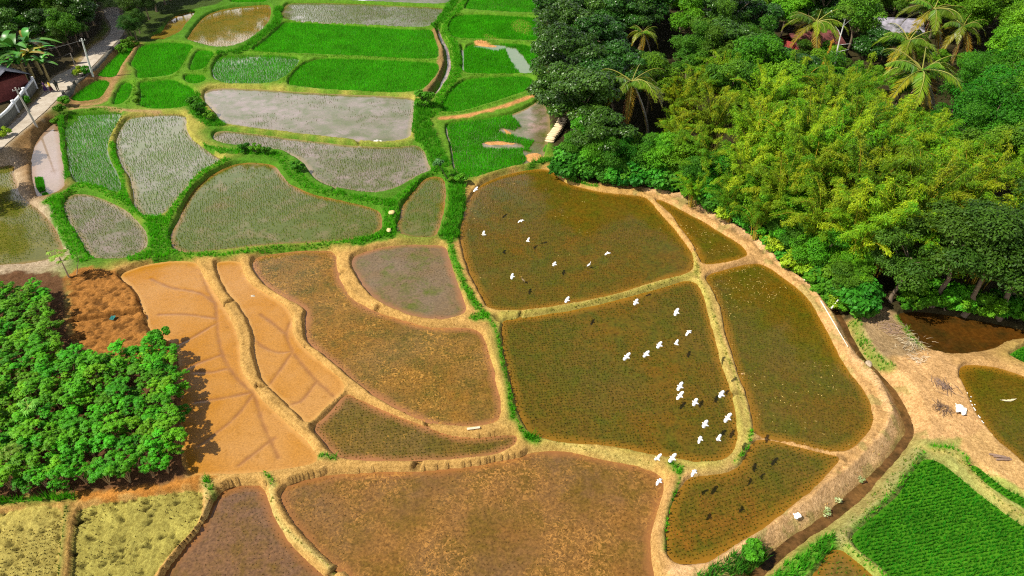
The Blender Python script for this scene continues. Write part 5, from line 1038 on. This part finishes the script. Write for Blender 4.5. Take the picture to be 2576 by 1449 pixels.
def house(px, py, rz, L, Wd, Hw, wall, roof, label, veranda=None, z=None):
    g = on(px, py) if z is None else Vector(G(px, py, z)); e = empty('house', g, rz); tag(e, label, 'house')
    mb = MB(); mb.box((0,0,Hw/2 - .1), (L,Wd,Hw + .2), 0, wall); mb.build('wall', M_plaster, e)
    rf = MB(); rh, ov = Wd * .28, .6; n = 12
    for s in (-1, 1):
        V = []; F = []
        for i in range(n + 1):
            x = -L/2 - ov + (L + 2*ov) * i / n
            for zoff in (0, -.09): V += [(x, s * (Wd/2 + ov), Hw - .12 + zoff), (x, 0, Hw + rh + zoff)]
        for i in range(n): a, b = i * 4, i * 4 + 4; F += [[a, b, b + 1, a + 1], [a + 2, a + 3, b + 3, b + 2], [a, a + 2, b + 2, b]]
        rf.add(V, F, roof)
    rf.tube([[-L/2 - ov, 0, Hw + rh + .03], [L/2 + ov, 0, Hw + rh + .03]], .09, 6, [c * .8 for c in roof]); ro = rf.build('roof', ROOF, e)
    for i, x in enumerate((-L*.28, L*.24)):
        w = MB(); w.box((x, -Wd/2 - .03, 1.45), (1.0,.06,1.0), 0, (.75,.76,.78)); wo_ = w.build('window', M_obj, e); q = MB(); q.box((x, -Wd/2 - .07, 1.45), (.84,.03,.84), 0, (.03,.035,.04)); q.build('pane', M_gl, wo_)
    d = MB(); d.box((0, -Wd/2 - .03, .95), (.9,.06,1.95), 0, (.14,.08,.05)); d.build('door', M_obj, e)
    if veranda:
        v = MB(); v.box((0, -Wd/2 - 1.7, .4), (L*.8,.16,.9), 0, veranda); v.box((L*.4 - .08, -Wd/2 - .9, .402), (.157,1.45,.898), 0, veranda); v.build('veranda_wall', M_plaster, e)
        for x in (-L*.38, 0, L*.38): c = MB(); c.box((x, -Wd/2 - 1.7, 1.55), (.2,.2,1.38), 0, veranda); c.build('pillar', M_plaster, e)
        pr = MB(); pr.add([(-L*.45,-Wd/2+.05,Hw-.2),(L*.45,-Wd/2+.05,Hw-.2),(L*.45,-Wd/2-2.3,Hw-.75),(-L*.45,-Wd/2-2.3,Hw-.75),(-L*.45,-Wd/2+.05,Hw-.3),(L*.45,-Wd/2+.05,Hw-.3),(L*.45,-Wd/2-2.3,Hw-.85),(-L*.45,-Wd/2-2.3,Hw-.85)], [[0,1,2,3],[7,6,5,4],[0,3,7,4],[1,5,6,2],[3,2,6,7]], roof); pr.build('porch_roof', ROOF, e)
def roof_mat():
    t = NT('roof_sheet'); oc = t.n('ShaderNodeTexCoord').outputs['Object']; w = t.n('ShaderNodeTexWave'); w.inputs['Scale'].default_value = 1.6; t.l(oc, w.inputs['Vector'])
    c = t.mix(1.0, t.attr('col').outputs['Color'], t.ramp(t.noise(1.2, 6), .3, .7, (.6,)*3, (1.25,)*3), 'MULTIPLY'); return t.done(t.bsdf(c, .75, .3, t.bump(w.outputs['Fac'], .7, .05)))
ROOF = roof_mat(); M_gl = simple_mat('dark_glass', (.02,.025,.03), .1, .5, .05)
house(2, 232, -.55, 8, 5, 2.7, (.16,.045,.04), (.10,.11,.14), 'maroon house with a blue white veranda at the left edge behind the wall', (.60,.68,.85), ROAD_Z)
house(2240, 105, -.2, 7, 5, 2.6, (.40,.38,.34), (.34,.32,.38), 'house with a grey sheet roof glimpsed between palms at the upper right'); house(2030, 140, .3, 8, 5, 2.6, (.34,.06,.05), (.20,.06,.055), 'house with dark red walls glimpsed under palm fronds in the forest')

# ------------------------------------------------------------------ small things
bag_me = []
for s in range(3):
    r = np.random.default_rng(s); mb = MB(); t = np.linspace(-1, 1, 9); rr = (1 - np.abs(t) ** 3.2) ** .5; mb.tube(np.stack([t * .42, r.normal(0, .015, 9), .13 + r.normal(0, .008, 9)], 1), .05 + .17 * rr, 12, np.array((.70,.55,.34)) * r.uniform(.8, 1.15)); m_ = mb.mesh('sandbag', True)
    co = np.zeros(len(m_.vertices) * 3, np.float32); m_.vertices.foreach_get('co', co); co = co.reshape(-1, 3); co[:, 2] = .12 + (co[:, 2] - .13) * .62; m_.vertices.foreach_set('co', co.ravel()); m_.materials.append(M_cloth); bag_me.append(m_)
sb = spline(GP([(1414,312),(1404,330),(1394,345),(1382,360)], 0), 4)
for lay in range(3):
    for i in range(len(sb) - (lay > 0) - (lay > 1)):
        q = sb[i] + (sb[min(i + 1, len(sb) - 1)] - sb[i]) * .5 * (lay % 2); t = sb[min(i + 1, len(sb) - 1)] - sb[max(i - 1, 0)]
        o = bpy.data.objects.new('sandbag', bag_me[(i + lay) % 3]); COL.objects.link(o); o.location = (q[0], q[1], float(ground_z(q[0], q[1])) + .02 + lay * .22); o.rotation_euler = (0, 0, math.atan2(t[1], t[0]) + 1.5 + random.uniform(-.15, .15))
        o.scale = (1.5, 1.0, 1.15); tag(o, 'cream sandbag in the stacked row at the water edge below the dark trees', 'sandbag', 'sandbags holding the bank')
def stick(name, a, b, za, zb, r, col, label, cat, twigs=0, sag=0.0):
    A, B = on(*a), on(*b); A = Vector(G(a[0], a[1], A.z + za)); B = Vector(G(b[0], b[1], B.z + zb)) if zb < 9 else Vector(G(b[0], b[1], zb)); D = B - A; n = 9; t = np.linspace(0, 1, n); r_ = np.random.default_rng(int(a[0]))
    Pt = np.array([[D.x * f, D.y * f, D.z * f + sag * 4 * f * (1 - f)] for f in t]); mb = MB(); mb.tube(Pt, np.linspace(r, r * .5, n), 7, col)
    for _ in range(twigs):
        f = r_.uniform(.1, .95); s = np.array(D) * f + [0, 0, sag * 4 * f * (1 - f)]; d = r_.normal(0, .7, 3); d[2] = abs(d[2]) * .4; mb.tube([s, s + d * .5, s + d + [0, 0, -.1]], [r * .3, r * .2, .006], 4, col, cap=False)
    o = mb.build(name, M_bark, loc=A, smooth=True); return tag(o, label, cat)
PALE = (.70, .60, .42)
stick('bamboo_pole', (1931,564), (2002,525), .2, 2.4, .06, PALE, 'dead pale bamboo pole leaning out of the bushes above the triangular paddy', 'bamboo pole', 10)
stick('bamboo_pole', (2022,705), (2093,664), .2, 1.6, .08, PALE, 'pale bamboo pole lying from the tan bank up into the bamboo', 'bamboo pole')
stick('bamboo_pole', (2150,742), (2183,648), .2, 3.0, .07, PALE, 'long pale bamboo pole slanting steeply near the stream', 'bamboo pole')
stick('bamboo_pole', (2158,722), (2170,690), .2, 1.4, .06, PALE, 'short pale bamboo pole beside the long slanting one', 'bamboo pole')
stick('bamboo_pole', (2065,757), (2133,872), .12, .15, .06, (.72,.66,.55), 'straight bleached bamboo pole lying along the wide tan bank', 'bamboo pole')
stick('bamboo_pole', (2091,776), (2119,742), .2, .9, .08, (.74,.70,.62), 'thick whitish bamboo pole lying across the stream', 'bamboo pole')
stick('bamboo_pole', (1833,494), (1890,408), .3, 3.4, .07, (.50,.42,.28), 'dead brown bamboo culm with twigs bending in front of the clumps', 'bamboo pole', 16)
stick('bamboo_pole', (2345,468), (2450,432), 4.0, 7.0, .06, (.46,.36,.05), 'yellow bamboo culm arching out at the right of the clumps', 'bamboo pole', 4, 1.2)
stick('bamboo_pole', (2278,618), (2400,570), 3.0, 4.8, .06, (.34,.26,.06), 'brown yellow bamboo culm arching over the dark gap above the pond', 'bamboo pole', 4, 1.0)
g, h, bx = lean_to(2082, 262, 2127, 38); mb = MB(); t = np.linspace(0, 1, 10); Pt = np.stack([bx * t + .15 * np.sin(t * 7), t * 0, h * t - .2], 1); mb.tube(Pt, np.linspace(.17, .06, 10), 8, (.62,.60,.54)); e = empty('bare_tree', g); tag(e, 'slender bare tree with a whitish leaning trunk in front of the palms', 'tree'); mb.build('trunk', M_bark, e, True)
br = MB()
for f, dx, dz in ((.55,-.9,1.0), (.62,1.6,.3), (.70,1.8,.1), (.8,-1.0,1.2), (.9,1.0,.9), (.95,-.6,1.0)):
    s = np.array([np.interp(f, t, Pt[:, i]) for i in range(3)]); br.tube([s, s + [dx * .5, .1, dz * .6], s + [dx, .2, dz]], [.05,.035,.015], 5, (.62,.60,.54))
br.build('branches', M_bark, e, True); cw, _, _ = crown_leaves(91, 1.5, 1.0, 0, 1500, .24, .12, (.10,.22,.015), (.20,.32,.02), nb=8); cw.build('crown', M_leaf, e, loc=(bx, 0, h + .2))
g, h, bx = lean_to(2040, 250, 2094, 100); mb = MB(); Pt = np.stack([bx * t + .1 * np.sin(t * 9), t * 0, h * t], 1); mb.tube(Pt, np.linspace(.09, .04, 10), 6, (.55,.27,.03)); r_ = np.random.default_rng(5); n = 500; f = r_.uniform(.1, 1, n); C = np.stack([np.interp(f, t, Pt[:, i]) for i in range(3)], 1) + r_.normal(0, .1, (n, 3)); mb.leaves(C, np.stack([r_.normal(0, .4, n), r_.normal(0, .4, n), -np.ones(n)], 1), rdir(r_, n), .35, .05, np.array((.60,.30,.03)) * r_.uniform(.6, 1.2, (n, 1))); tag(mb.build('dead_bamboo', M_bark, loc=g), 'orange brown dead bamboo culm leaning beside the whitish bare tree', 'bamboo pole')
def papaya(px, py, tu, tv, label, sc=1.0):
    g, h, bx = lean_to(px, py, tu, tv); e = empty('papaya_tree', g); tag(e, label, 'papaya tree', 'papaya trees'); mb = MB(); t = np.linspace(0, 1, 6); mb.tube(np.stack([bx * t, t * 0, h * t - .2], 1), np.linspace(.09, .05, 6) * sc, 7, (.34,.28,.18)); mb.build('trunk', M_bark, e, True)
    lf = MB(); r_ = np.random.default_rng(int(px)); C, T, N = [], [], []
    for k in range(15):
        a = k * 2.4; el = r_.uniform(-.5, .9); L = .75 * sc * r_.uniform(.7, 1.1); q = np.array([bx + math.cos(a) * L * math.cos(el), math.sin(a) * L * math.cos(el), h + L * math.sin(el)]); lf.tube([[bx, 0, h - .05], q], [.02,.012], 4, (.35,.42,.08), cap=False)
        for l in range(8):
            al = a + (l - 3.5) * .62; d = np.array([math.cos(al), math.sin(al), -.45]); C.append(q + d * .2 * sc); T.append(d); N.append([0, 0, 1] + r_.normal(0, .25, 3))
    lf.leaves(np.array(C), np.array(T), np.array(N), .42 * sc, .13 * sc, (.16,.34,.03)); lf.build('leaves', M_leaf, e)
papaya(173, 697, 147, 642, 'slender papaya tree leaning over the corner of the shrub plot'); papaya(191, 690, 195, 668, 'small young papaya tree beside the tall leaning one', .5)
papaya(62, 1075, 70, 1020, 'pale yellow green papaya crown poking out of the middle of the shrub plot', .8); papaya(25, 1185, 25, 1135, 'pale papaya crown low at the left of the shrub plot', .8)
g, h, bx = lean_to(1131, 458, 1104, 412); e = empty('sapling', g); tag(e, 'leaning sapling with a silvery crown on the ditch bank', 'sapling'); mb = MB(); t = np.linspace(0, 1, 6); mb.tube(np.stack([bx * t, t * 0, h * t - .1], 1), np.linspace(.07, .03, 6), 6, (.10,.08,.05)); mb.build('trunk', M_bark, e, True); cw, _, _ = crown_leaves(95, .8, .75, 0, 900, .2, .12, (.04,.16,.03), (.10,.24,.06), nb=8); cw.build('crown', M_gloss, e, loc=(bx, 0, h))
def lump_thing(name, px, py, dims, col, label, cat, seed, rough=.35, mat=None, up=.0):
    g = on(px, py); r_ = np.random.default_rng(seed); n, m = 9, 12; V = []
    for i in range(n):
        th = math.pi * i / (n - 1)
        for j in range(m): ph = 2 * math.pi * j / m; d = np.array([math.sin(th) * math.cos(ph), math.sin(th) * math.sin(ph), math.cos(th)]); V.append(d * (1 + rough * (r_.random() - .5)) * np.array(dims) / 2)
    F = [[i * m + j, (i + 1) * m + j, (i + 1) * m + (j + 1) % m, i * m + (j + 1) % m] for i in range(n - 1) for j in range(m)]; mb = MB(); mb.add(V, F, col); o = mb.build(name, mat or M_cloth, loc=(g.x, g.y, g.z + dims[2] * .3 + up)); o.rotation_euler = (0, 0, r_.uniform(0, 3)); return tag(o, label, cat)
def sheet_thing(name, px, py, a, b, amp, col, label, cat, seed, th=.015, up=.05):
    g = on(px, py); n = 14; u, v = np.meshgrid(np.linspace(-1, 1, n), np.linspace(-1, 1, n)); r_ = np.random.default_rng(seed); k = 1 + .22 * vnoise(u * 2 + seed, v * 2, .7, seed)
    X, Y, Zz = u * a / 2 * k, v * b / 2 * k, vnoise(u + seed, v, .45, seed, 2) * amp + up; I = np.arange(n * n).reshape(n, n); F = np.stack([I[:-1, :-1], I[:-1, 1:], I[1:, 1:], I[1:, :-1]], -1).reshape(-1, 4)
    V = np.stack([X, Y, Zz], -1).reshape(-1, 3); mb = MB(); mb.add(np.vstack([V, V - [0, 0, th]]), np.vstack([F, F[:, ::-1] + n * n]), col); o = mb.build(name, M_cloth, loc=(g.x, g.y, g.z)); o.rotation_euler = (0, 0, r_.uniform(-.5, .5)); return tag(o, label, cat)
sheet_thing('plastic_sheet', 2415, 1035, .7, .85, .4, (.80,.76,.66), 'crumpled white plastic sheet on the sandy clearing', 'plastic sheet', 3)
sheet_thing('plastic_bag', 2003, 1303, .4, .36, .3, (.78,.78,.76), 'small white plastic bag on the slope of the wide bank', 'plastic bag', 4)
sheet_thing('straw_mat', 655, 851, 1.0, 1.3, .16, (.74,.58,.42), 'torn pale straw mat lying in the narrow tan mud paddy', 'mat', 5); sheet_thing('cloth', 285, 803, .35, .5, .15, (.03,.16,.15), 'scrap of teal cloth on the red brown seed bed', 'cloth', 6, up=.12)
sheet_thing('roof_sheet', 925, 3, 3.4, 1.0, .12, (.75,.76,.80), 'pale metal sheet lying on the bund at the top edge', 'metal sheet', 7, up=.25)
lump_thing('stone', 638, 749, (.55,.42,.35), (.46,.38,.28), 'squarish stone block in the narrow tan mud paddy', 'stone', 1)
for k, (u, v, lb) in enumerate(((944,364,'left one of three white stones at the outlet below the lavender pool'), (951,366,'middle one of three white stones at the outlet below the lavender pool'), (959,365,'right one of three white stones at the outlet below the lavender pool'))): lump_thing('white_stone', u, v, (.55,.4,.35), (.74,.70,.60), lb, 'stone', 10 + k)
lump_thing('straw_heap', 986, 540, (.8,.7,.4), (.66,.50,.22), 'round heap of straw on the grassy junction of banks', 'straw heap', 20, up=.15); lump_thing('straw_heap', 979, 583, (.8,.5,.3), (.68,.52,.26), 'flat heap of straw lower on the grassy bank', 'straw heap', 21, up=.12)
lump_thing('boulder', 2187, 911, (.8,.55,.4), (.42,.33,.24), 'brown boulder at the edge of the stream below the grassy patch', 'boulder', 22, mat=M_bark); lump_thing('clod', 1866, 944, (.5,.45,.3), (.48,.30,.14), 'clod of earth on the bund right of the central paddy', 'clod', 23, mat=M_bark)
mb = MB(); mb.box((0,0,.05), (1.0,.2,.06), .16, (.60,.50,.36), bev=.008); g = on(1192, 1091); tag(mb.build('plank', M_obj, loc=(g.x, g.y, g.z + .05)), 'pale wooden plank lying on the curved bund', 'plank')
for k, (u, v, lb) in enumerate(((2508,1148,'upper one of three short logs on the sandy path'), (2518,1152,'middle one of three short logs on the sandy path'), (2524,1158,'lower one of three short logs on the sandy path'))):
    g = on(u, v); mb = MB(); mb.tube([[-.55,0,.09],[-.2,.02,.1],[.2,0,.1],[.55,.02,.09]], [.075,.08,.08,.07], 9, (.24,.16,.12)); o = mb.build('log', M_bark, loc=g, smooth=True); o.rotation_euler = (0, 0, -.25 + .12 * k); tag(o, lb, 'log', 'logs on the path')
def twigs(px, py, rad, n, col, label, seed, L=1.1):
    g = on(px, py); r_ = np.random.default_rng(seed); mb = MB(); A = r_.uniform(0, 3.14)
    for _ in range(n):
        a = A + r_.normal(0, .6); c = r_.normal(0, rad * .45, 2); l = L * r_.uniform(.4, 1); d = np.array([math.cos(a) * l / 2, math.sin(a) * l / 2]); z = r_.uniform(.02, .22)
        mb.tube([[c[0] - d[0], c[1] - d[1], z], [c[0] + r_.normal(0, .05), c[1], z + .05], [c[0] + d[0], c[1] + d[1], z * .5 + .02]], [.018,.016,.007], 4, np.array(col) * r_.uniform(.6, 1.3), cap=False)
    tag(mb.build('twig_pile', M_bark, loc=g), label, 'brushwood', kind='stuff' if seed > 2 else None)
twigs(2372, 968, .9, 46, (.24,.16,.12), 'sprawling dry branch with dead leaves in the middle of the sandy clearing', 1, 1.5); twigs(2372, 1026, .7, 46, (.20,.13,.09), 'low dark heap of brushwood on the sandy clearing, left of the white sheet', 2)
twigs(2290, 866, 1.5, 110, (.50,.41,.27), 'bleached litter of dry bamboo on the ground before the pond', 3, .8); twigs(2244, 830, 1.3, 70, (.30,.20,.15), 'brown brushwood on the slope left of the pond', 4, 1.0); twigs(2310, 905, .9, 50, (.60,.50,.36), 'pale scattered chips at the top of the sandy clearing', 5, .45)
r_ = np.random.default_rng(9); q = spline(GP([(2425,990),(2435,1015),(2447,1040),(2458,1062)], -.95), 8); mb = MB()
for _ in range(170):
    c = q[r_.integers(len(q))] + r_.normal(0, .22, 2); s = r_.uniform(.03, .10); mb.add(np.array([[c[0] + s * a, c[1] + s * b, -.98 + s * cc] for a, b, cc in ((1,0,0),(0,1,0),(-1,0,0),(0,-1,0),(0,0,.7))]), [[0,1,4],[1,2,4],[2,3,4],[3,0,4]], (.80,.80,.76))
tag(mb.build('froth', M_cloth), 'line of white froth along the bank of the right edge paddy', 'froth', kind='stuff')
mb = MB(); C = []
for pl, n in ((P[30]['poly'], 120), (P[32]['poly'], 190), (P[29]['poly'], 60)):
    lo, hi = pl.min(0), pl.max(0); X, Y = r_.uniform(lo[0], hi[0], n * 5), r_.uniform(lo[1], hi[1], n * 5); d = sdist(X, Y, pl)[0]; w = (d > .2) & (r_.random(n * 5) < .15 + sstep(lo[1], hi[1], Y) * .85) & (vnoise(X, Y, 4, 5) > .4); C.append(np.stack([X, Y, np.full(len(X), -.57 if pl is not P[32]['poly'] else -.77)], 1)[w][:n])
C = np.concatenate(C); n = len(C); a = r_.uniform(0, 6.28, n); mb.leaves(C, np.stack([np.cos(a), np.sin(a), 0 * a], 1), np.tile([0, 0, 1.0], (n, 1)), r_.uniform(.12, .32, n), .05, np.array((.55,.40,.12)) * r_.uniform(.6, 1.3, (n, 1))); tag(mb.build('fallen_leaves', M_cloth), 'yellow fallen bamboo leaves floating on the brown paddies', 'leaves', kind='stuff')
for k, (u, v, lb) in enumerate(((2163,1208,'whitish flowering weed on the stream bank, highest of three'), (2106,1262,'whitish flowering weed on the stream bank, middle of three'), (2076,1290,'whitish flowering weed on the stream bank, lowest and largest'))):
    g = on(u, v); cw, _, _ = crown_leaves(200 + k, .35 + .08 * k, .22, .16, 130, .09, .07, (.16,.30,.06), (.50,.55,.32), nb=5); tag(cw.build('flowering_weed', M_leaf, loc=g), lb, 'weed', 'flowering weeds by the stream')
g = on(2535, 1013); mb = MB(); mb.leaves(np.array([[0,0,.06],[.3,.05,.07],[-.3,-.03,.06]]), np.array([[1,.1,0],[1,.3,0],[1,-.2,0]]), np.array([[0,0,1.0]]*3), .9, .18, (.66,.56,.36)); tag(mb.build('dry_leaf', M_cloth, loc=g + Vector((0, 0, .22))), 'large dry pale leaf floating in the right edge paddy', 'leaf')
#NEXT
